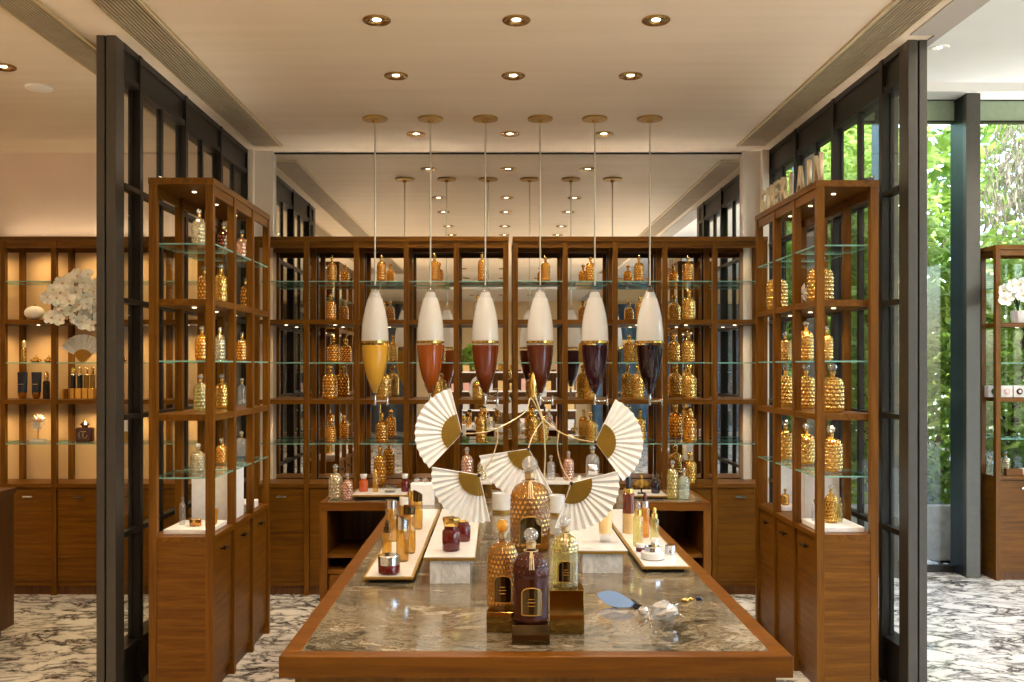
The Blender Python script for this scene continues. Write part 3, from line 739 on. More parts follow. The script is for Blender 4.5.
# ------------------------------------------------------------------ gold letters
def letter(ch, y, label):
    cu = bpy.data.curves.new('letter', 'FONT'); cu.body = ch; cu.size = .2; cu.extrude = .008; cu.bevel_depth = .001
    tmp = bpy.data.objects.new('letter', cu); C.objects.link(tmp)
    dg = bpy.context.evaluated_depsgraph_get(); me = bpy.data.meshes.new_from_object(tmp.evaluated_get(dg)); 
    bpy.data.objects.remove(tmp); bpy.data.curves.remove(cu)
    xs = [v.co.x for v in me.vertices]; ys = [v.co.y for v in me.vertices]; zs = [v.co.z for v in me.vertices]
    H = .140; W = {'I': .022, 'L': .068}.get(ch, .088)
    fx = W/(max(xs)-min(xs)); fy = H/(max(ys)-min(ys)); cx = (max(xs)+min(xs))/2; y0 = min(ys)
    # local x (reading direction) -> -Y, local y -> Z, local z (front) -> -X
    for v in me.vertices:
        x_, y_, z_ = v.co; v.co = (-(z_), -((x_-cx)*fx), (y_-y0)*fy)
    me.materials.clear(); me.materials.append(M['letter_gold']); me.name = 'letter'
    o = bpy.data.objects.new('gold_letter', me); C.objects.link(o); o.location = (1.545, y, HT+.0005)
    tag(o, label, 'letter', 'gold shop sign letters')
WORD = 'GUERLAIN'
for k, ch in enumerate(WORD):
    letter(ch, 5.45-k*.1335, f'gold capital letter {ch} standing on the right side shelf')

# ------------------------------------------------------------------ main table and cross counter
TH = .90
TX0, TX1, TY0, TY1 = -.489, .664, 2.105, 4.485
t = thing('display_table', 'long wooden display table with polished brown marble top', 'table', (.0875, TY0, 0))
hw = (TX1-TX0)/2; Ln = TY1-TY0; rw = .042
MB().box(-hw+rw, hw-rw, rw, Ln, TH-.03, TH).build('marble_top', 'table_marble', t)
MB().box(-hw, hw, 0, rw, TH-.048, TH).box(-hw, -hw+rw, rw, Ln, TH-.048, TH).box(hw-rw, hw, rw, Ln, TH-.048, TH).build('wood_rim', 'wood_table', t, 0, .002)
MB().box(-hw+.03, hw-.03, .03, Ln-.01, .08, TH-.048).build('body', 'wood', t)
MB().box(-hw+.06, hw-.06, .022, .03, .14, TH-.09).build('front_panel', 'wood_table', t, 0, .002)
MB().box(-hw+.07, hw-.07, .08, Ln-.02, 0, .08).build('plinth', 'wood_dark', t)

WX0, WX1, WY0, WY1 = -.848, 1.023, 4.49, 4.96
t = thing('cross_counter', 'wooden cross counter with marble top at the table end', 'counter', (.0875, WY0, 0))
hw = (WX1-WX0)/2; Ln = WY1-WY0
MB().box(-hw+.03, hw-.03, .03, Ln-.03, TH-.028, TH).build('marble_top', 'table_marble', t)
MB().box(-hw, hw, 0, .03, TH-.04, TH).box(-hw, hw, Ln-.03, Ln, TH-.04, TH).box(-hw, -hw+.03, .03, Ln-.03, TH-.04, TH).box(hw-.03, hw, .03, Ln-.03, TH-.04, TH).build('wood_rim', 'wood_table', t, 0, .002)
for s in (-1, 1): MB().box(min(s*hw, s*(hw-.036)), max(s*hw, s*(hw-.036)), .004, Ln-.004, 0, TH-.04).build('end_panel', 'wood', t, 0, .002)
MB().box(-hw+.036, hw-.036, Ln-.03, Ln-.012, .1, TH-.04).build('back_panel', 'wood', t)
MB().box(-hw+.036, hw-.036, .02, Ln-.03, .632, .648).build('shelf', 'wood_x', t)
MB().box(-hw+.036, hw-.036, .02, Ln-.03, .555, .575).build('shelf', 'wood_x', t)
for s in (-1, 1):
    d = MB().box(min(s*(hw-.045), s*(hw-.50)), max(s*(hw-.045), s*(hw-.50)), .012, .03, .10, .55).build('drawer', 'wood', t, 0, .002)
    MB().box(s*(hw-.27)-.035, s*(hw-.27)+.035, .0, .012, .49, .50).build('handle', 'chrome', d)
MB().box(-hw+.036, hw-.036, .03, Ln-.03, .04, .555).build('drawer_case', 'wood_dark', t)

# dark counter at the left frame edge
t = thing('service_counter', 'dark wooden service counter beyond the left screen', 'counter', (-3.2, 3.4, 0))
MB().box(-.41, .41, 0, 2.03, .06, .82).build('body', 'wood_dark', t); MB().box(-.42, .42, -.01, 2.04, .82, .85).build('top_board', 'wood_dark', t, 0, .003); MB().box(-.36, .36, .05, 1.98, 0, .06).build('plinth', 'black_metal', t)

# ------------------------------------------------------------------ table risers and trays
def riser(x0, x1, y0, y1, z1, label):
    t = thing('display_riser', label, 'display riser', ((x0+x1)/2, y0, TH)); w = (x1-x0)/2; Ln = y1-y0; h = z1-TH
    MB().box(-w+.018, w-.016, .012, Ln-.012, 0, h-.012).build('block', 'white_marble', t, 0, .001)
    MB().box(-w, w, 0, Ln, h-.012, h-.003).build('gilt_edge', 'dull_gold', t); MB().box(-w+.001, w-.001, .001, Ln-.001, h-.003, h).build('top_plate', 'white_gloss', t)
    return t
riser(-.219, -.065, 2.80, 3.75, .983, 'white marble riser with red jars, left of the gold bottles')
riser(.250, .410, 2.94, 3.75, .975, 'white marble riser with a cream tube, right of the gold bottles')
def tray(x0, x1, y0, y1, z0, z1, label):
    t = thing('display_tray', label, 'tray', ((x0+x1)/2, y0, z0)); w = (x1-x0)/2; Ln = y1-y0; h = z1-z0
    MB().box(-w+.02, w-.02, .015, Ln-.015, 0, h-.010).build('foot', 'black_metal', t)
    MB().box(-w, w, 0, Ln, h-.010, h-.002).build('gilt_edge', 'dull_gold', t, 0, .001); MB().box(-w+.008, w-.008, .006, Ln-.006, h-.002, h).build('top_plate', 'white_gloss', t)
    return t
TT = .921
tray(-.402, -.250, 2.815, 4.15, TH, TT, 'long white tray with yellow bottles on the table left side')
tray(.457, .612, 2.96, 4.15, TH, TT, 'long white tray with serums on the table right side')
tray(X(352, 4.6), X(408, 4.6), 4.56, 4.80, TH, TH+.028, 'small white tray with apothecary bottles, left wing of the counter')
tray(X(628, 4.6), X(668, 4.6), 4.60, 4.82, TH, TH+.02, 'small white tray with navy bottle, right wing of the counter')
block('display_block', X(411, 4.3), X(434, 4.3), 4.25, 4.40, TH, 1.02, 'white_board', 'white cube behind the yellow bottles', 'display block') if False else None

# mirrored blocks under the front bottles
def pedestal(x, y, w, d, h, mat, label): return block('bottle_pedestal', x-w/2, x+w/2, y-d/2, y+d/2, TH, TH+h, mat, label, 'pedestal', 'mirrored bottle pedestals', .0015)
Yp = 2.19; xp = X(531, Yp)
pedestal(xp, Yp+.045, .088, .088, .047, 'bronze_mirror', 'low dark mirrored pedestal under the purple bottle')
Yl = 2.293; xl = X(502.5, Yl+.04)
pedestal(xl, Yl+.042, .078, .078, .05, 'gold_mirror', 'low gold mirrored pedestal under the gold bottle')
Yr = 2.28; xr = X(567, Yr)
pedestal(xr, Yr+.043, .084, .084, .107, 'gold_mirror', 'tall gold mirrored pedestal under the pale yellow bottle')
FG = 'show bottles at the table front'
def front_bottle(x, y, z, h, w, mat, stop, label, kind='label', tassel=True, lab='dull_gold'):
    t = bottle(x, y, z, h, w, mat, label, FG, kind, stop, 'pale_gold', 'show_bottle')
    R = .2; mb = MB()
    if kind.startswith('label') and lab:
        n = 14; hwid = .34; z0, z1 = .10, .33
        vs, fs = [], []
        for i in range(n+1):
            a = -PI/2+(i/n*2-1)*hwid/.62; u = (i/n*2-1)
            top = z1+.06*math.sqrt(max(0, 1-u*u))
            for (rr, zz) in ((R+.001, z0), (R+.008, z0), (R+.008, top), (R+.001, top)):
                vs.append((rr*math.cos(a), rr*math.sin(a), zz))
        for i in range(n):
            for j in range(4): fs.append((i*4+j, i*4+(j+1) % 4, (i+1)*4+(j+1) % 4, (i+1)*4+j))
        fs.append((0, 1, 2, 3)); fs.append((n*4+3, n*4+2, n*4+1, n*4))
        o = mb.add(vs, fs).build('label_plate', 'bronze_mirror', t, 40, label='arched dark bronze label'); o.scale = (1, 1, t['f'])
        top = vs[2::4]; low = vs[1::4]; pth = [Vector(p)*1.0 for p in list(top)+list(reversed(low))]; pth.append(pth[0])
        o = MB().tube(pth, .006, 6).build('label_frame', lab, t, 40, label='gilt frame of the label'); o.scale = (1, 1, t['f'])
        for zz, wd in ((.27, .10), (.235, .14), (.20, .12)):
            aa = [-PI/2+wd*(k/6*2-1)*1.6 for k in range(7)]
            o = MB().tube([((R+.0085)*math.cos(a), (R+.0085)*math.sin(a), zz) for a in aa], .0035, 5).build('label_line', lab, t, 40); o.scale = (1, 1, t['f'])
    if tassel:
        r_ = .08
        q = MB().tube([(r_*math.cos(2*PI*k/20), r_*math.sin(2*PI*k/20), .752) for k in range(21)], .006, 6)
        for dx in (-.018, .0, .02):
            q.tube([(dx*.4, -.085, .75), (dx*.8, -.12, .72), (dx, -.172, .655), (dx*1.2, -.198, .58)], .006, 6)
        o = q.build('cord', 'pale_gold', t, 60, label='pale cord with hanging ends'); o.scale = (1, 1, t['f'])
    del t['f']
    return t
front_bottle(X(531, Yp+.045), Yp+.045, TH+.047, .219, .0865, 'b_purple', 'crystal_ball', 'purple bottle with gilt label on dark pedestal, nearest of the front group')
front_bottle(xl, Yl+.042, TH+.05, .220, .079, 'b_deep', 'amber_glass', 'amber bottle with gilt label on low gold pedestal, left of purple one', kind='label_all', tassel=False, lab='dull_gold')
front_bottle(X(565, Yr+.04), Yr+.043, TH+.107, .174, .068, 'b_green', 'crystal_ball', 'pale yellow bottle on the tall gold pedestal, right of purple one', lab='dull_gold')
front_bottle(X(530, 3.33), 3.33, TH, .332, .143, 'b_deep', 'crystal_ball', 'very large gold bottle with crystal ball stopper, behind the front group', kind='label_all', lab='dull_gold')

# ------------------------------------------------------------------ products on the left tray
def slant_bottle(x, y, z, w, h, caph, body, cap, label, slant=.3, group='yellow lotion bottles on the left tray'):
    t = thing('lotion_bottle', label, 'bottle', (x, y, z), 0, group); r = w/2; n = 24
    MB().lathe([(r*.92, 0), (r, .004), (r, h-caph-.004), (r*.96, h-caph)], n).build('body', body, t, 40)
    MB().lathe([(r*.86, h-caph), (r*.86, h-caph+.004)], n).build('collar', 'gold', t, 40)
    mb = MB(); z0, z1 = h-caph+.004, h
    vs = [(r*math.cos(2*PI*k/n), r*math.sin(2*PI*k/n), z0) for k in range(n)]+[(r*math.cos(2*PI*k/n), r*math.sin(2*PI*k/n), z1-slant*w*(.5+.5*math.cos(2*PI*k/n))) for k in range(n)]
    mb.add(vs, [tuple(reversed(range(n))), tuple(range(n, 2*n))]+[(k, (k+1) % n, n+(k+1) % n, n+k) for k in range(n)]).build('cap', cap, t, 40)
    return t
def dropper(x, y, z, w, h, body, capm, bulb, label, group=None, name='dropper_bottle'):
    t = thing(name, label, 'bottle', (x, y, z), 0, group); r = w/2; hb = h*.68
    MB().lathe([(r*.9, 0), (r, .004), (r, hb*.93), (r*.8, hb*.99), (r*.6, hb)], 24).build('body', body, t, 40)
    MB().lathe([(r*.72, hb), (r*.72, hb+h*.13), (r*.6, hb+h*.14)], 20).build('cap', capm, t, 40)
    MB().lathe([(r*.42, hb+h*.14), (r*.46, hb+h*.2), (r*.40, h*.95), (r*.15, h)], 16).build('bulb', bulb, t, 60)
    return t
def onT(px, py, z=TT):
    Yk = Yh(py, z); return X(px, Yk), Yk, F/Yk
LT = [((402.5, 561, 12.5, 47, 16, 'b_yellow', 'chrome'), 'yellow bottle with tall slanted chrome cap, nearest of the tray row', .55),
      ((409.5, 553, 12, 48, 10, 'b_yellow', 'bronze_mirror'), 'yellow bottle with short bronze cap behind the chrome capped one', .15),
      ((391.5, 541, 11.5, 42, 10, 'b_yellow', 'chrome'), 'yellow bottle with chrome cap behind the dropper', .15),
      ((417.8, 529, 9.5, 39, 12, 'b_yellow', 'bronze_mirror'), 'slim yellow bottle with slanted bronze cap at the tray right edge', .5),
      ((404, 533, 9, 36, 9, 'b_yellow', 'white_gloss'), 'yellow bottle with white cap in the middle of the left tray', .1),
      ((411.5, 524, 8, 33, 8, 'b_yellow', 'gold'), 'small yellow bottle with gold cap at the tray far end', .1)]
for (px, py, w, h, cph, bm_, cm), lab, sl in LT:
    x, y, s = onT(px, py); slant_bottle(x, y, TT, w/s, h/s, cph/s, bm_, cm, lab, sl)
x, y, s = onT(387, 558); dropper(x, y, TT, 9.5/s, 38/s, 'b_yellow', 'bronze_mirror', 'bronze_mirror', 'slim yellow dropper bottle behind the red jar')
x, y, s = onT(389, 573.5); jar(x, y, TT, 11/s, 19/s, 'b_red', 'chrome', 'dark red jar with faceted silver lid at the tray front', lidh=.5, facets=12)
# red jars on the left riser
def apothecary(x, y, z, r, h, mat, lidm, label, neck=.6, name='apothecary_bottle', group=None):
    t = thing(name, label, 'bottle', (x, y, z), 0, group); hb = h*.66
    MB().lathe([(r*.9, 0), (r, .004), (r, hb*.86), (r*.85, hb*.97), (r*neck, hb), (r*neck, hb*1.12)], 24).build('body', mat, t, 40)
    MB().lathe([(r*neck*.95, hb*1.12), (r*neck*1.1, hb*1.16), (r*(neck+.22), h*.96), (r*(neck+.2), h)], 20).build('stopper', lidm, t, 40)
    return t
Yj = Yh(551, .983); apothecary(X(451, Yj), Yj+.01, .983, 9/F*Yj, 33/F*Yj, 'b_red', 'gold', 'dark red jar with gold lid at the front of the left riser', .75, 'red_jar', 'red jars')
Yj = Yh(541, .983); apothecary(X(463.5, Yj), Yj, .983, 7/F*Yj, 26/F*Yj, 'b_red', 'gold', 'second dark red jar further back on the left riser', .75, 'red_jar', 'red jars')
# right riser and tray
def tube_cream(x, y, z, w, h, label, body='cream', cap='chrome', name='cream_tube', d=.4, group=None, caph=.25):
    t = thing(name, label, 'tube', (x, y, z), 0, group); n = 20
    hc = h*caph
    MB().lathe([(w*.22, 0), (w*.34, hc*.3), (w*.42, hc)], n).build('cap', cap, t, 40)
    mb = MB(); vs = []; rws = 6
    for i in range(rws+1):
        f = i/rws; rx = w*(.42+.08*f); ry = w*.40*(1-f)+.003
        for k in range(n): a = 2*PI*k/n; vs.append((rx*math.cos(a), ry*math.sin(a), hc+(h-hc)*f))
    fs = [(i*n+k, i*n+(k+1) % n, (i+1)*n+(k+1) % n, (i+1)*n+k) for i in range(rws) for k in range(n)]+[tuple(reversed(range(n))), tuple(rws*n+k for k in range(n))]
    mb.add(vs, fs).build('body', body, t, 50)
    return t
Yj = Yh(543, .975); tube_cream(X(606, Yj), Yj+.02, .975, 15/F*Yj, 36/F*Yj, 'cream tube on pointed chrome cap, on the right riser')
x, y, s = onT(628.5, 533); 
t = thing('serum_bottle', 'tall amber and peach serum bottle with gold collar and navy cap', 'bottle', (x, y, TT)); r = 6/s; H = 56/s
MB().lathe([(r*.9, 0), (r, .004), (r, H*.36)], 24).build('lower_body', 'cream', t, 40); MB().lathe([(r, H*.36), (r, H*.70), (r*.8, H*.72)], 24).build('upper_body', 'b_cognac', t, 40)
MB().lathe([(r*.82, H*.72), (r*.82, H*.80)], 24).build('collar', 'gold', t, 40); MB().lathe([(r*.42, H*.80), (r*.42, H*.98), (r*.36, H)], 20).build('cap', 'navy', t, 40)
x, y, s = onT(638, 546); dropper(x, y, TT, 10/s, 45/s, 'b_green', 'gold', 'crystal_ball', 'tall clear gold serum with ring stopper on the right tray')
x, y, s = onT(645, 537); dropper(x, y, TT, 9/s, 44/s, 'b_amber', 'chrome', 'b_red', 'amber serum with red bulb on the right tray')
x, y, s = onT(654.5, 541); dropper(x, y, TT, 8.5/s, 34/s, 'b_green', 'gold', 'gold', 'short clear gold dropper bottle on the right tray')
x, y, s = onT(652.5, 559); jar(x, y, TT, 11.5/s, 13/s, 'white_gloss', 'chrome', 'white cream jar with silver lid at the right tray front', lidr=.7, lidh=.4)
x, y, s = onT(670, 554); jar(x, y, TT, 5/s, 9/s, 'chrome', 'chrome', 'small silver jar right of the white cream jar')
x, y, s = onT(640.5, 551.5); jar(x, y, TT, 4.5/s, 8/s, 'b_red', 'white_gloss', 'tiny red jar with white lid left of the cream jar')
x, y, s = onT(655, 547); jar(x, y, TT, 4/s, 9/s, 'chrome', 'white_gloss', 'tiny silver jar behind the cream jar', facets=8)
# white pots behind
def pot(px, py, w, h, label):
    Yk = Yh(py, TH); s = F/Yk; t = thing('white_pot', label, 'pot', (X(px, Yk), Yk, TH), 0, 'white candle pots'); r = w/2/s; H = h/s
    MB().lathe([(r*.97, 0), (r*.97, H*.16)], 28).build('base', 'dull_gold', t, 40)
    MB().lathe([(r, H*.16), (r, H), (r*.88, H), (r*.86, H*.75), (.001, H*.74)], 28, cap=False).build('body', 'white_gloss', t, 40)
pot(502, 512, 20, 19, 'white pot with gold base behind the left fans')
pot(556.5, 515, 17, 20, 'white pot with gold base right of the large bottle')

# cross counter goods
ZC = TH
def onC(px, Yk): return X(px, Yk), Yk, F/Yk
CG = 'bottles on the cross counter'
for (px, top, w, mat, lab, Yk, kind) in (
    (335.5, 464, 14, 'b_clear', 'clear gilded bottle at the left end of the cross counter', 4.60, 'std'),
    (347.5, 473, 10.5, 'b_pink', 'small rose bottle at the left end of the cross counter', 4.57, 'std'),
    (672.5, 460, 11.5, 'b_green', 'pale yellow bottle on the right wing of the cross counter', 4.62, 'std'),
    (684, 468, 11, 'b_mint', 'small pale mint bottle on the right wing of the cross counter', 4.60, 'plain')):
    x, y, s = onC(px, Yk); bottle(x, y, ZC, CH+(HY-top)/s-ZC, w/s, mat, lab, CG, kind, 'crystal_ball', 'pale_gold')
for (px, top, r, mat, lid, lab, dz) in ((363.5, 474, 4.6, 'b_orange', 'white_gloss', 'orange apothecary bottle with white stopper on the small left tray', .028),
    (405, 474, 4.0, 'b_red', 'white_gloss', 'red apothecary bottle with white stopper on the small left tray', .028),
    (655.5, 474, 4.5, 'b_navy', 'vessel_glass', 'navy apothecary bottle with clear stopper on the small right tray', .02)):
    x, y, s = onC(px, 4.68); apothecary(x, y, ZC+dz, r/s, CH+(HY-top)/s-ZC-dz, mat, lid, lab)
x, y, s = onC(375.5, 4.66); dropper(x, y, ZC+.028, 5.5/s, .115, 'b_yellow', 'gold', 'gold', 'slim gold flask on the small left tray', None, 'slim_flask')
x, y, s = onC(390, 4.66); t = thing('glass_dish', 'low clear glass dish on the small left tray', 'dish', (x, y, ZC+.028))
MB().lathe([(.001, 0), (.03, 0), (.038, .015), (.036, .022), (.028, .006)], 24).build('bowl', 'vessel_glass', t, 40); MB().lathe([(.037, .023), (.03, .032), (.006, .036), (.006, .044), (.001, .046)], 20).build('lid', 'vessel_glass', t, 40)
block('display_block', X(411, 4.42), X(434, 4.42), 4.40, 4.47, ZC, 1.0, 'white_board', 'white cube behind the yellow bottles', 'display block')
for k, (px, dx) in enumerate(((417, 0), (425, 0))):
    o = MB().sphere((0, 0, .012), .014, 6, 4).build('crystal_stone', 'b_crystal', None, 0, loc=(X(px, 4.43), 4.43, 1.0)); tag(o, ('first', 'second')[k]+' cut crystal on the white cube', 'crystal')
# central raised riser on the cross counter
for (a0, a1, lab) in ((440, 492, 'cream raised shelf with bottles, behind the left fans'), (545, 612, 'cream raised shelf with bottles, behind the right fans')):
    x0, x1 = X(a0, 4.65), X(a1, 4.65)
    t = thing('raised_shelf', lab, 'display riser', ((x0+x1)/2, 4.62, ZC)); w = (x1-x0)/2
    MB().box(-w, w, 0, .2, .07, .082).build('top_plate', 'white_gloss', t, 0, .001)
    for s_ in (-1, 1): MB().box(s_*w*.6-.05, s_*w*.6+.05, .02, .18, 0, .07).build('gold_block', 'gold_mirror', t, 0, .001)
RZ = ZC+.082
for (px, top, w, mat, lab, kind) in (
    (467, 447, 12.5, 'b_pink', 'rose bottle on the raised shelf behind the left fans', 'std'),
    (482, 455, 9, 'b_clear', 'small clear bottle on the raised shelf behind the left fans', 'std'),
    (551, 455, 9, 'b_crystal', 'crystal bottle on the raised shelf behind the stand wires', 'plain'),
    (568.5, 451, 11, 'b_pink', 'rose bottle on the raised shelf behind the right fans', 'std'),
    (592.5, 445, 14.5, 'b_crystal', 'clear bottle with silver label on the raised shelf behind the right fans', 'plain')):
    x, y, s = onC(px, 4.71); b_ = bottle(x, y, RZ, CH+(HY-top)/s-RZ, w/s, mat, lab, 'bottles on the raised shelves', kind, 'crystal_ball', 'pale_gold')
    if px == 592.5:
        b_.rotation_euler.z = 0
        q = MB(); vs, fs = [], []
        for i in range(13):
            a_ = -PI/2+(i/12*2-1)*.75
            for zz in (.16, .46): vs.append((.201*math.cos(a_), .201*math.sin(a_), zz))
        for i in range(12): fs.append((i*2, i*2+2, i*2+3, i*2+1))
        o = q.add(vs, fs).build('label_plate', 'chrome', b_, 40, label='silver label'); md = o.modifiers.new('s', 'SOLIDIFY'); md.thickness = .004
x, y, s = onC(456, 4.70); jar(x, y, RZ, .028, .035, 'white_gloss', 'white_gloss', 'white jar on the raised shelf behind the left fans')
x, y, s = onC(579, 4.66); white_puff(x, y, RZ, .016, 'small white bloom on the raised shelf behind the right fans')
x, y, s = onC(602, 4.66); white_puff(x, y, RZ, .014, 'tiny white bloom right of the clear bottle')
# bronze bee ornament
x, y, s = onC(641.5, 4.66); t = thing('bee_ornament', 'dark bronze bee ornament on the right wing of the counter', 'ornament', (x, y, ZC+.02))
MB().lathe([(.02, 0), (.02, .006), (.004, .01), (.004, .03)], 20).build('base', 'black_metal', t, 40)
MB().sphere((0, 0, .05), .012, 14, 10, (1, .8, 2.0)).sphere((0, 0, .082), .009, 12, 8).build('body', 'dull_gold', t, 60)
for s_ in (-1, 1):
    MB().prism([(s_*.006, .070), (s_*.03, .062), (s_*.036, .045), (s_*.024, .036), (s_*.008, .055)], -.002, .002).build('wing', 'dull_gold', t)
    MB().tube([(s_*.004, 0, .088), (s_*.010, 0, .100), (s_*.014, -.004, .106)], .0012, 6).tube([(s_*.008, 0, .045), (s_*.024, 0, .03), (s_*.026, 0, .02)], .0014, 6).build('leg', 'dull_gold', t, 60)

# ------------------------------------------------------------------ crystal insect lying on the table
t = thing('crystal_insect', 'crystal insect ornament with one blue wing lying on the marble', 'ornament', (X(648, 2.56), 2.56, TH))
o0 = Vector(t.location)
def lp(px, py, h=0):
    Yk = Yh(py, TH+h); return Vector((X(px, Yk), Yk, TH+h))-o0
w0, w1 = lp(634, 605, .014), lp(597, 594, .026)
ax = w1-w0; sd = (Vector((-ax.y, ax.x, 0)).normalized()*-.45+Vector((0, 0, .9))).normalized(); Lw = ax.length
poly = []
for k in range(33):
    u = k/16 if k <= 16 else (32-k)/16; sg = 1 if k <= 16 else -1
    wd = .020*math.sin(PI*min(1, .12+.88*u)**1.3)**.8 if u < 1 else 0
    poly.append(w0+ax*u+sd*sg*wd)
poly = poly[:-1]; n = len(poly)
nw = ax.cross(sd).normalized()*.002
mb = MB().add([p-nw for p in poly]+[p+nw for p in poly], [tuple(range(n)), tuple(reversed(range(n, 2*n)))]+[(i, (i+1) % n, n+(i+1) % n, n+i) for i in range(n)])
mb.build('wing', 'blue_wing', t, label='pale blue glass wing')
MB().tube([lp(633, 602, .008), lp(640, 607, .008)], [.009, .007], 10).build('joint', 'black_metal', t, 50)
MB().sphere(lp(643, 611, .016), .013, 8, 5).build('head', 'crystal_facet', t)
cb = MB().sphere((0, 0, 0), .036, 13, 9, (1.0, .72, .78)); rc = random.Random(4); oc = lp(664, 611, .034)
cb.v = [tuple(Vector(p)*rc.uniform(.84, 1.06)+oc) for p in cb.v]
cb.build('body', 'crystal_facet', t, label='faceted clear crystal body')
MB().tube([lp(648, 612, .012), lp(650, 620, .010), lp(652, 627, .002)], .0013, 6).tube([lp(668, 607, .012), lp(676, 612, .010), lp(684, 617, .002)], .0013, 6).tube([lp(650, 612, .004), lp(665, 608, .003), lp(678, 604, .003)], .002, 6).build('leg', 'chrome', t, 60)
MB().sphere(lp(670, 621, .006), .007, 7, 5).build('crystal_drop', 'b_crystal', t)
MB().sphere(lp(685, 600, .006), .007, 10, 7, (1.6, .8, .8)).sphere(lp(691, 599, .005), .005, 10, 7, (1.4, .8, .8)).build('tail', 'gold', t, 60)
MB().sphere(lp(699, 598.5, .006), .007, 10, 7, (1.5, .8, .8)).build('tail_tip', 'navy', t, 60, label='dark blue tail tip')

# ------------------------------------------------------------------ paper fans and their stand
def fan(px, py, Yk, a0, a1, rpx, label, yaw=0):
    s = F/Yk; R = rpx/s; piv = P(px, py, Yk)
    t = thing('paper_fan', label, 'fan', piv, yaw, 'pleated paper fans on wires')
    np_ = 13; n = np_*2; a0, a1 = math.radians(a0), math.radians(a1)
    def sector(r0, r1, rings, amp, sc_edge, y_off=0):
        vs, fs = [], []
        for j in range(rings+1):
            f = j/rings; r = r0+(r1-r0)*f
            for i in range(n+1):
                a = a0+(a1-a0)*i/n; rr = r*(1-(sc_edge if i % 2 else 0)*f)
                vs.append((rr*math.cos(a), y_off+(amp*(r/R) if i % 2 else -amp*(r/R)), rr*math.sin(a)))
        for j in range(rings):
            for i in range(n): fs.append((j*(n+1)+i, j*(n+1)+i+1, (j+1)*(n+1)+i+1, (j+1)*(n+1)+i))
        return MB().add(vs, fs)
    o = sector(R*.40, R, 5, .0048, .022).build('paper', 'paper', t); md = o.modifiers.new('s', 'SOLIDIFY'); md.thickness = .0012
    o = sector(R*.03, R*.43, 2, .0012, .0, -.006).build('sticks', 'fan_gold', t, label='gold folded sticks'); md = o.modifiers.new('s', 'SOLIDIFY'); md.thickness = .0012
    q = MB()
    for a in (a0, a1): q.tube([(0, -.004, 0), (R*.99*math.cos(a), -.004, R*.99*math.sin(a))], .0017, 6)
    q.build('guard', 'paper', t)
    MB().sphere((0, -.006, 0), .006, 10, 7).build('rivet', 'black_metal', t, 60)
    return t
fan(461.5, 433.5, 3.42, 104, 226, 47, 'white pleated fan opening left, highest on the left side', .15)
fan(479, 475, 2.84, 170, 283, 48, 'white pleated fan opening down-left above the red jars', .1)
fan(528.5, 449, 3.50, 188, 298, 50, 'white pleated fan behind the crystal stopper of the largest bottle', 0)
fan(595.5, 442, 3.42, -54, 65, 47.5, 'white pleated fan opening right, highest on the right side', -.15)
fan(571.5, 483, 2.94, -110, 15, 48, 'white pleated fan opening down-right above the right riser', -.1)
YS = 3.62
t = thing('fan_stand', 'branching wire stand that carries the paper fans', 'stand', (X(541, YS), YS, TH)); o0 = Vector(t.location)
MB().lathe([(.05, 0), (.05, .006), (.012, .01), (.004, .02)], 28).build('base', 'brass', t, 40)
def sm(pts, n=5):
    out_ = []
    for i in range(len(pts)-1):
        p0 = pts[max(0, i-1)]; p1 = pts[i]; p2 = pts[i+1]; p3 = pts[min(len(pts)-1, i+2)]
        for k in range(n):
            u = k/n; out_.append(.5*((2*p1)+(p2-p0)*u+(2*p0-5*p1+4*p2-p3)*u*u+(3*p1-p0-3*p2+p3)*u**3))
    return out_+[pts[-1]]
def wire(name, pts, r=.0023):
    MB().tube(sm([P(a, b, c)-o0 for a, b, c in pts]), r, 8).build(name, 'pale_gold', t, 60)
wire('stem', [(533.5, 391, YS), (538, 405, YS), (542.5, 420, YS), (545, 453, YS), (543.5, 490, YS), (541, 533, YS)], .0032)
wire('branch', [(542.5, 420, YS), (531, 398, 3.58), (525, 412, 3.55), (498, 428, 3.47), (478, 433, 3.44), (461.5, 433.5, 3.432)])
wire('branch', [(540, 412, YS), (545, 420, 3.6), (558, 431, 3.55), (577, 439, 3.48), (595.5, 442, 3.432)])
wire('branch', [(543, 421, YS), (537, 428, 3.58), (531, 440, 3.55), (528.5, 449, 3.51)])
wire('branch', [(498, 428, 3.47), (497, 443, 3.3), (490, 462, 3.05), (479, 475, 2.852)])
wire('branch', [(559, 431.5, 3.55), (557.5, 448, 3.35), (562, 467, 3.1), (571.5, 483, 2.952)])
MB().lathe([(.004, 0), (.011, .02), (.013, .05), (.006, .085), (.001, .095)], 16, tuple(P(533, 397, YS)-o0)).build('bud', 'gold', t, 60)

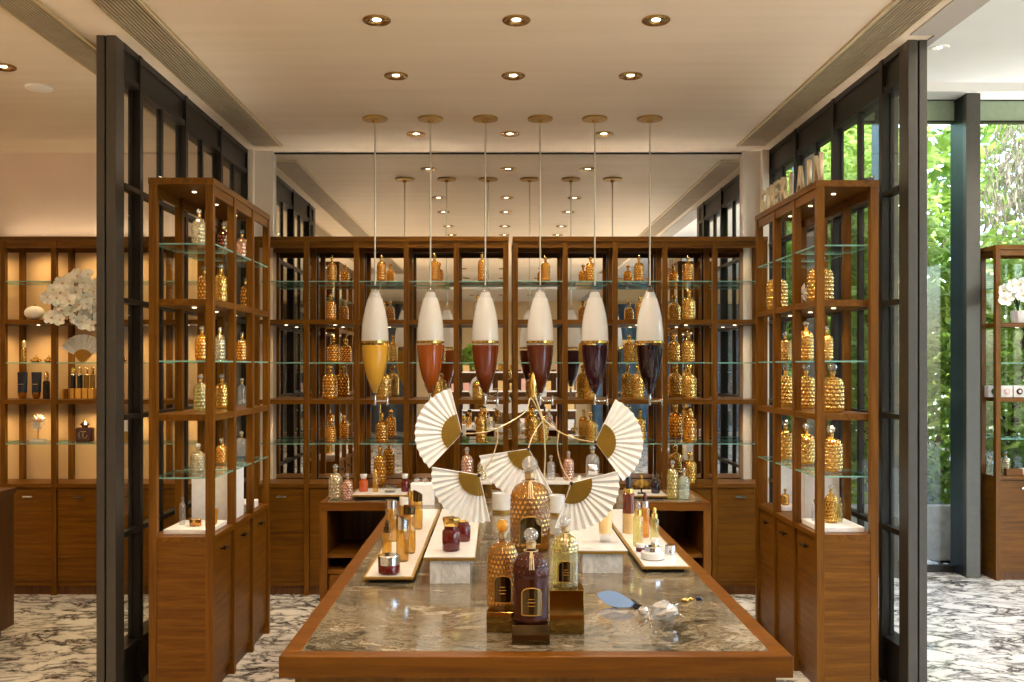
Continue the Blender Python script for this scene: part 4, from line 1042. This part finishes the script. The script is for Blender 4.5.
# ------------------------------------------------------------------ pendants
PXS = [375, 429.8, 484.5, 539, 593.5, 648]; YP = 5.75; SPX = F/YP
BX = [X(p, YP) for p in (375, 430.5, 485.3, 540.2, 594.8, 649.8)]
PL = ['honey yellow', 'orange', 'rust red', 'brown', 'plum purple', 'wine black']
BP = [(375, 0), (431.5, 0), (486.5, 0), (541.5, 0), (596, 0), (651.5, 0)]
def pendant(k):
    x = BX[k]; t = thing('pendant_vessel', f'hanging glass perfume vessel filled with {PL[k]} liquid', 'pendant', (x, YP, CEIL), 0, 'pendant perfume vessels')
    MB().lathe([(.075, 0), (.078, -.004), (.076, -.012), (.02, -.016), (.012, -.03)], 36).build('canopy', 'dull_gold', t, 30)
    zt = CH+(HY-287)/SPX-CEIL; zb = CH+(HY-398)/SPX-CEIL; zm = CH+(HY-343)/SPX-CEIL
    MB().tube([(0, 0, -.02), (0, 0, zt+.01)], .0052, 10).build('rod', 'champagne', t, 60)
    R = .083; H = zt-zb
    def rad(z):   # outer radius by height
        f = (z-zb)/H
        return max(.004, R*max(0., 1-abs((f-.52)/.52)**2.1)**.92)
    zs = [zb+H*i/40 for i in range(41)]
    MB().lathe([(rad(z), z) for z in zs if z < zb+.10], 36, cap=False).build('lower_tip', 'vessel_glass', t, 60)
    MB().lathe([(rad(z), z) for z in zs if z > zt-.075], 30, cap=False).build('upper_tip', 'vessel_glass', t, 60)
    lo, hi = zm+.014, zt-.032
    MB().lathe([(rad(lo+(hi-lo)*i/20)*.99, lo+(hi-lo)*i/20) for i in range(21)], 36).build('white_chamber', 'milk_glass', t, 50)
    MB().lathe([(rad(zm)*.985, zm-.002), (rad(zm)*1.012, zm), (rad(zm)*1.012, zm+.011), (rad(zm)*.985, zm+.013)], 36).build('gilt_band', 'gold', t, 40)
    lo, hi = zb+.030, zm-.014
    MB().lathe([(rad(lo+(hi-lo)*i/20)*(.985 if i > 6 else .70+.0475*i), lo+(hi-lo)*i/20) for i in range(21)], 36).build('perfume', LIQ[k][0], t, 50)
    tp = MB().lathe([(.007, zb-.045), (.009, zb-.03), (.010, zb), (.006, zb+.02)], 14).tube([(0, 0, zb-.018), (.05, 0, zb-.018), (.068, 0, zb-.016)], [.006, .006, .008], 10).build('tap', 'chrome', t, 50)
    MB().lathe([(.005, zb-.05), (.009, zb-.035), (.006, zb-.01), (.004, zb+.012), (.007, zb+.018)], 12, (.075, 0, 0)).build('tap_lever', 'chrome', tp, 50)
    return t
for k in range(6): pendant(k)

# ------------------------------------------------------------------ goods on the left room shelf
YQ = 6.50; SQ = F/YQ
def Q(px): return X(px, YQ)
# gourd
t = thing('white_gourd', 'ribbed white gourd ornament on the upper wood shelf, left room', 'ornament', (Q(39), 6.44, WS[0])); mb = MB(); n = 40
vs, fs = [], []
for i in range(13):
    th = PI*i/12
    for k in range(n):
        a_ = 2*PI*k/n; rr = .062*math.sin(th)*(1+.10*abs(math.cos(4*a_))); vs.append((rr*math.cos(a_), rr*math.sin(a_), .048-.048*math.cos(th)))
for i in range(12):
    for k in range(n): fs.append((i*n+k, i*n+(k+1) % n, (i+1)*n+(k+1) % n, (i+1)*n+k))
mb.add(vs, fs).build('body', 'petal', t, 70); MB().tube([(0, 0, .09), (.004, 0, .106)], .006, 8).build('stem', 'dull_gold', t, 60)
# orchids
t = thing('orchid_arrangement', 'arching white orchid sprays on the upper wood shelf, left room', 'orchid', (X(88, 6.42), 6.42, WS[0])); o0 = Vector(t.location)
MB().lathe([(.05, 0), (.06, .05), (.055, .09), (.045, .09)], 24).build('vase', 'white_gloss', t, 40)
rr = random.Random(11); pts = []
bl = [blossom_mesh(.052, 5, k, .8).mesh('blossom', ['petal', 'cream']) for k in range(3)]
st = MB()
spray = [(48, 297), (53, 290), (58, 307), (63, 283), (66, 299), (70, 312), (72, 280), (76, 292), (79, 305), (83, 283), (86, 297), (90, 290), (92, 308), (88, 275), (95, 300), (97, 284), (52, 318), (81, 322), (92, 325), (60, 320), (102, 294), (104, 310), (75, 318), (68, 292), (70, 302), (94, 292), (87, 304), (74, 287), (80, 298), (57, 298), (84, 310), (99, 318), (78, 276), (62, 310), (91, 300), (110, 300), (108, 285)]
for k, (px, py) in enumerate(spray):
    Yk = 6.25+rr.uniform(-.07, .05); p = P(px, py, Yk)-o0
    o = mkobj('blossom', bl[k % 3], t); o.location = p; s = rr.uniform(.75, 1.05); o.scale = (s, s, s)
    o.rotation_euler = (PI/2+rr.uniform(-.9, .5), rr.uniform(-1.2, 1.2), rr.uniform(-.8, .8))
    if k % 2 == 0: st.tube([(0, 0, .08), (p.x*.4, p.y*.3, max(.12, p.z)*.9+.08), (p.x, p.y+.01, p.z)], .003, 6)
st.build('stems', 'leaf_dark', t, 60)
# glass shelf 2: flacon, low jars, fan
t = thing('slim_flacon', 'slim gold flacon on the middle glass shelf, left room', 'bottle', (Q(24), YQ, GL[1]))
MB().lathe([(.017, 0), (.019, .01), (.017, .09), (.012, .10)], 20).build('body', 'gold', t, 50); MB().lathe([(.011, .10), (.014, .115), (.011, .145), (.002, .155)], 18).build('cap', 'pale_gold', t, 50)
for px, r, lab in ((36, .040, 'low gold cream jar on the middle glass shelf, left room'), (49, .032, 'smaller gold cream jar on the middle glass shelf, left room'), (122, .036, 'gold cream jar on the middle glass shelf behind the screen glass')):
    t = thing('cream_jar', lab, 'jar', (Q(px), YQ, GL[1]), 0, 'gold cream jars')
    MB().lathe([(r*.7, 0), (r, .012), (r*.95, .020), (r*.6, .024)], 24).build('body', 'gold', t, 40); MB().lathe([(r*.55, .024), (r*.5, .034), (r*.12, .042), (r*.08, .05), (.001, .052)], 20).build('lid', 'dull_gold', t, 40)
def upright_fan(px, py, Yk, rpx, label, z0):
    s = F/Yk; R = rpx/s; t = thing('paper_fan', label, 'fan', (X(px, Yk), Yk, z0), 0); n = 24
    vs, fs = [], []; a0, a1 = math.radians(28), math.radians(152)
    for j in range(2):
        r = R*(.35 if j == 0 else 1)
        for i in range(n+1):
            a_ = a0+(a1-a0)*i/n; vs.append((r*math.cos(a_), (.006 if i % 2 else -.006)*(j+.3), .02+r*math.sin(a_)))
    for i in range(n): fs.append((i, i+1, n+2+i, n+1+i))
    o = MB().add(vs, fs).build('paper', 'paper', t); md = o.modifiers.new('s', 'SOLIDIFY'); md.thickness = .0015
    MB().prism([(R*.40*math.cos(a0+(a1-a0)*i/12), .02+R*.40*math.sin(a0+(a1-a0)*i/12)) for i in range(13)]+[(-.012, .0), (.012, .0)], -.012, .012).build('holder', 'dull_gold', t)
upright_fan(83, 359, 6.46, 25, 'small white pleated fan in a gold holder, left room', GL[1])
# wood shelf 2: tubes, dark serum bottles
for px, lab in ((22.5, 'navy cosmetic tube with gold cap nearest the shelf end, left room'), (36.5, 'navy cosmetic tube with gold cap beside the black bottle, left room')):
    t = tube_cream(Q(px), YQ, WS[1], .072, .185, lab, 'navy', 'gold', 'cosmetic_tube', group='navy tubes', caph=.24)
    MB().lathe([(.012, 0), (.012, .012)], 16, (0, 0, .12)).box(-.015, .015, -.026, -.018, .100, .104).build('emblem', 'pale_gold', t)
def serum(px, z, h, body, cap, lab, grp):
    t = thing('serum_bottle', lab, 'bottle', (Q(px), YQ, z), 0, grp); r = .023*h/.19
    MB().lathe([(r*.95, 0), (r, .004), (r, h*.62), (r*.7, h*.66)], 22).build('body', body, t, 40); MB().lathe([(r*.6, h*.66), (r*.7, h*.78), (r*.66, h*.93), (r*.2, h)], 20).build('cap', cap, t, 40)
serum(46.5, WS[1], .19, 'black_gloss', 'gold', 'black serum bottle with gold cap beside the navy tubes, left room', 'dark serum bottles')
for k, (px, bd) in enumerate(((73, 'black_gloss'), (80, 'black_gloss'), (86.5, 'dull_gold'), (92.5, 'dull_gold'))):
    x = Q(px); block('gold_block', x-.019, x+.019, YQ-.03, YQ+.03, WS[1], WS[1]+.075, 'gold', ('first', 'second', 'third', 'fourth')[k]+' gold block under a serum bottle, left room', 'display block', 'gold blocks')
    serum(px, WS[1]+.075, .145, bd, 'gold', ('first', 'second', 'third', 'fourth')[k]+' serum bottle on the gold blocks, left room', 'serum bottles on gold blocks')
x = Q(66); block('gold_block', x-.018, x+.018, YQ-.03, YQ+.03, WS[1], WS[1]+.07, 'gold', 'empty gold block at the end of the row, left room', 'display block', 'gold blocks')
# glass shelf 3: white bloom on stand, dark bottle with emblem
t = thing('flower_ornament', 'spiky white flower ornament on a white base, left room', 'ornament', (Q(38), YQ, GL[2]))
MB().box(-.045, .045, -.03, .03, 0, .018).build('base', 'white_gloss', t, 0, .002); MB().tube([(0, 0, .018), (0, 0, .1)], .004, 8).build('stem', 'dull_gold', t, 60)
mb = MB()
for i in range(90):
    th = math.acos(1-2*(i+.5)/90); ph = i*2.39996; d = Vector((math.sin(th)*math.cos(ph), math.sin(th)*math.sin(ph), math.cos(th))); s_ = d.cross(Vector((.31, .2, 1))).normalized()*.007; c0 = Vector((0, 0, .135))
    mb.add([c0+d*.01-s_*.5, c0+d*.045-s_, c0+d*.062, c0+d*.045+s_, c0+d*.01+s_*.5], [(0, 1, 2, 3, 4)])
mb.build('petals', 'petal', t)
t = thing('dark_flask', 'squat dark bottle with gold scroll emblem and gold lid, left room', 'bottle', (Q(85), YQ, GL[2]))
MB().box(-.058, .058, -.03, .03, 0, .10).build('body', 'b_dark', t, 0, .012); MB().lathe([(.018, .10), (.022, .11), (.035, .12), (.012, .14), (.012, .15), (.001, .155)], 22).build('lid', 'gold', t, 40)
q = MB()
for s_ in (-1, 1): q.tube([(s_*.012+.016*math.cos(a_), -.033, .05+.024*math.sin(a_)) for a_ in [PI*.3*s_+2*PI*k/20*.85 for k in range(21)]], .003, 6)
q.build('emblem', 'pale_gold', t, 60, label='gold scroll emblem')
jar(Q(120), YQ, WS[1], .032, .035, 'gold', 'dull_gold', 'gold jar on the lower wood shelf behind the screen glass', group='gold cream jars')
upright_fan(126, 430, 6.46, 20, 'small white fan behind the screen glass, left room', GL[2])

# ------------------------------------------------------------------ goods on the gallery shelf at right
YG = 6.92
def G_(px): return X(px, YG)
t = thing('orchid_arrangement', 'white orchid on the gallery shelf before the garden', 'orchid', (G_(1018), YG, WS[0])); o0 = Vector(t.location)
MB().lathe([(.045, 0), (.055, .05), (.05, .09), (.04, .09)], 20).build('vase', 'white_gloss', t, 40); st = MB()
for k, (px, py) in enumerate(((1006, 300), (1012, 286), (1020, 284), (1023, 296), (1004, 291), (1016, 293), (1030, 288), (1029, 300), (1008, 293))):
    p = P(px, py, YG-.26+.02*(k % 3))-o0; o = mkobj('blossom', bl[k % 3], t); o.location = p; o.rotation_euler = (PI/2-.3+.2*(k % 3), .3*(k % 2), .4*(k % 3-1))
    st.tube([(0, 0, .08), (p.x*.5, p.y*.4, p.z*.5+.15), tuple(p)], .003, 6)
st.build('stems', 'leaf_dark', t, 60)
for k in range(4):
    x = G_(990+k*12.5); t = thing('patterned_box', ('first', 'second', 'third', 'fourth')[k]+' cream patterned box in the row on the gallery shelf', 'box', (x, YG-.03, WS[1]), 0, 'cream patterned boxes')
    MB().box(-.042, .042, -.03, .03, 0, .085).build('body', 'cream' if k == 9 else 'white_gloss', t, 0, .002)
    MB().prism([(.024*math.cos(PI/4*i), .042+.024*math.sin(PI/4*i)) for i in range(8)], -.034, -.030).build('medallion', ['leaf_dark', 'pink_box', 'b_red', 'leaf_dark'][k], t)
    MB().prism([(.011*math.cos(PI/4*i), .042+.011*math.sin(PI/4*i)) for i in range(8)], -.037, -.034).build('center_dot', ['b_red', 'white_gloss', 'white_gloss', 'gold'][k], t)
bottle(G_(1004), YG-.02, CT, .17, .06, 'b_clear', 'clear bottle on the counter of the gallery shelf', None, 'std', 'crystal_ball')
bottle(G_(989), YG-.02, CT, .14, .055, 'b_mint', 'pale mint bottle on the counter of the gallery shelf', None, 'plain', 'crystal_ball')
block('wooden_box', G_(1000), G_(1016), YG-.09, YG-.05, CT, CT+.05, 'wood_x', 'small wooden box on the counter of the gallery shelf', 'box')
jar(G_(1021), YG-.03, CT, .035, .05, 'pink_box', 'white_gloss', 'pink jar with white lid on the gallery shelf counter')

# ------------------------------------------------------------------ shop floor behind the viewer, met in the mirror
t = thing('gondola', 'white product gondola reflected in the mirror', 'display stand', (.25, -1.6, 0))
MB().box(-1.0, 1.0, -.2, .2, 0, .25).build('base', 'wood', t)
MB().box(-1.0, 1.0, -.012, .012, .25, 1.5).build('back_board', 'wood_dark', t)
for z in (.55, .85, 1.15, 1.45): MB().box(-1.0, 1.0, .012, .2, z, z+.02).build('shelf', 'white_board', t)
rg = random.Random(21)
for z in (.57, .87, 1.17, 1.47):
    for k in range(11):
        xx = .25-.92+k*.184; mt = rg.choice(['white_gloss', 'pink_box', 'white_gloss', 'cream', 'gold']); h = rg.uniform(.1, .2)
        tn = {'white_gloss': 'white', 'pink_box': 'pink', 'cream': 'cream', 'gold': 'gold'}[mt]
        o = block('product_box', xx-.05, xx+.05, -1.55, -1.46, z+.001, z+h, mt, 'product carton on the gondola reflected in the mirror', 'box', 'cartons on the gondola')
tree('bushy potted plant reflected between the pendants', (-.55, -3.2, .35), [(0, 0, .9, .35), (.15, .1, 1.3, .3), (-.15, 0, 1.2, .3)], 700, .16, 'leaf_mid', 31, 'plant', 'potted_plant')
o = MB().lathe([(.16, 0), (.22, .36), (.20, .36), (.18, .3), (.001, .3)], 28, cap=False).build('plant_pot', 'terracotta', None, 40, loc=(-.55, -3.2, 0)); tag(o, 'grey pot under the bushy plant', 'pot')

# curtains on the far walls, met in the mirror
simple('blue_cloth', (.10, .15, .19), .8, 0, 0, .2, .15, 6); simple('grey_cloth', (.10, .10, .10), .8, 0, 0, .2, .15, 6)
def curtain(x0, x1, mat, label):
    mb = MB(); n = int((x1-x0)/.05); vs, fs = [], []
    for i in range(n+1):
        x = x0+(x1-x0)*i/n; y = -8.45+.05*math.sin(i*.9)+.025*math.sin(i*.37)
        vs += [(x, y, .03), (x, y, 3.0)]
    for i in range(n): fs.append((i*2, i*2+2, i*2+3, i*2+1))
    o = mb.add(vs, fs).build('curtain', mat, None, 60); md = o.modifiers.new('s', 'SOLIDIFY'); md.thickness = .004; tag(o, label, 'curtain')
curtain(2.2, 8.8, 'blue_cloth', 'blue-grey floor-length curtain at the far end of the gallery'); curtain(-6.1, -1.9, 'grey_cloth', 'dark grey floor-length curtain at the far end of the side room')

# ------------------------------------------------------------------ added ceiling fill: strips on furniture tops, floor uplighters
def strip(label, loc, length, rz, tilt, power, color=(1, .86, .68)):
    """added fill light in an aluminium profile along local x whose light leaves up and towards local -y"""
    t = thing('fill_strip', label, 'uplight', loc, rz, 'added fill strips')
    MB().box(-length/2, length/2, -.018, .018, 0, .012).box(-length/2, length/2, .012, .018, .012, .02).build('profile', 'grey_metal', t)
    l = bpy.data.lights.new('lamp', 'AREA'); l.shape = 'RECTANGLE'; l.size = length*.96; l.size_y = .02; l.energy = power; l.color = color
    o = bpy.data.objects.new('lamp', l); C.objects.link(o); o.parent = t; o.location = (0, 0, .013)
    o.rotation_euler = (-(PI/2+tilt), 0, 0) if False else (PI/2+tilt, 0, 0)
strip('added fill strip on top of the left back shelf', (-.79, 6.60, HT), 1.3, 0, math.radians(52), 9)
strip('added fill strip on top of the right back shelf', (.97, 6.60, HT), 1.3, 0, math.radians(52), 9)
strip('added fill strip on top of the left side shelf', (-1.58, 4.93, HT), 1.0, PI/2, math.radians(45), 5)
strip('added fill strip on top of the right side shelf', (1.76, 4.93, HT), 1.0, -PI/2, math.radians(45), 5)
strip('added fill strip on top of the wall shelf, left room', (-2.85, 6.60, HT), 1.3, 0, math.radians(65), 2.5, (1, .74, .45))
def fill_uplighter(x, y, label, power, color=(1, .74, .46)):  # uplighter put in out of frame to brighten the ceilings
    t = thing('fill_lamp', label, 'added floor lamp', (x, y, 0), 0, 'added brass uplighters')
    MB().lathe([(.14, 0), (.14, .015), (.02, .03)], 28).build('base', 'brass', t, 40); MB().tube([(0, 0, .02), (0, 0, 1.82)], .011, 10).build('pole', 'brass', t, 60)
    MB().lathe([(.02, 1.80), (.12, 1.90), (.122, 1.90), (.022, 1.79)], 28, cap=False).build('lamp_shade', 'brass', t, 40)
    spot('lamp', (0, 0, 1.89), power, color, 172, .05, t, .3, (PI, 0, 0))
fill_uplighter(-1.55, .9, 'added brass uplighter by the left screen line, out of frame', 98)
fill_uplighter(1.72, .9, 'added brass uplighter by the right screen line, out of frame', 98)
fill_uplighter(-4.6, 3.2, 'added brass uplighter in the room beyond the left screen', 85, (1, .7, .4))

fill_uplighter(4.4, 1.2, 'added brass uplighter in the gallery beyond the right screen', 260, (1, .95, .86))
fill_uplighter(6.6, 3.5, 'second added brass uplighter, deeper in the gallery', 260, (1, .95, .86))
strip('added fill strip on top of the gallery shelf', (4.2, 7.0, HT), 1.0, 0, math.radians(50), 45, (1, .95, .88))

# ------------------------------------------------------------------ daylight
w = bpy.data.worlds.new('World'); sc.world = w; w.use_nodes = True; nt = w.node_tree; nt.nodes.clear()
sky = N(nt, 'ShaderNodeTexSky'); sky.sky_type = 'NISHITA'; sky.sun_disc = False; sky.sun_elevation = math.radians(55); sky.sun_rotation = math.radians(200); sky.air_density = 1; sky.dust_density = 2
bg = N(nt, 'ShaderNodeBackground'); bg.inputs[1].default_value = 2.4; o = N(nt, 'ShaderNodeOutputWorld'); L(nt, sky.outputs[0], bg.inputs[0]); L(nt, bg.outputs[0], o.inputs[0])
sl = bpy.data.lights.new('sun', 'SUN'); sl.energy = 14.0; sl.angle = math.radians(2); sl.color = (1, .95, .85)
so = bpy.data.objects.new('sun', sl); C.objects.link(so); so.rotation_euler = (math.radians(42), 0, math.radians(-8))   # travels towards +Y, down

# ------------------------------------------------------------------ camera and render look
cam = bpy.data.cameras.new('camera'); cam.sensor_width = 36; cam.sensor_fit = 'HORIZONTAL'; cam.lens = F/1024*36
cam.shift_x = (512-CX)/1024; cam.shift_y = (HY-341)/1024; cam.clip_start = .05
co = bpy.data.objects.new('camera', cam); C.objects.link(co); co.location = (0, 0, CH); co.rotation_euler = (PI/2, 0, 0); sc.camera = co
sc.view_settings.view_transform = 'Standard'; sc.view_settings.look = 'None'; sc.view_settings.exposure = 0.05; sc.view_settings.gamma = 1.0; sc.view_settings.use_curve_mapping = False
cy = sc.cycles
cy.max_bounces = 10; cy.diffuse_bounces = 5; cy.glossy_bounces = 5; cy.transmission_bounces = 6; cy.transparent_max_bounces = 28; cy.caustics_reflective = False; cy.caustics_refractive = False
cy.sample_clamp_indirect = 6; cy.use_denoising = True; cy.use_light_tree = True
try: cy.denoiser = 'OPENIMAGEDENOISE'
except Exception: pass
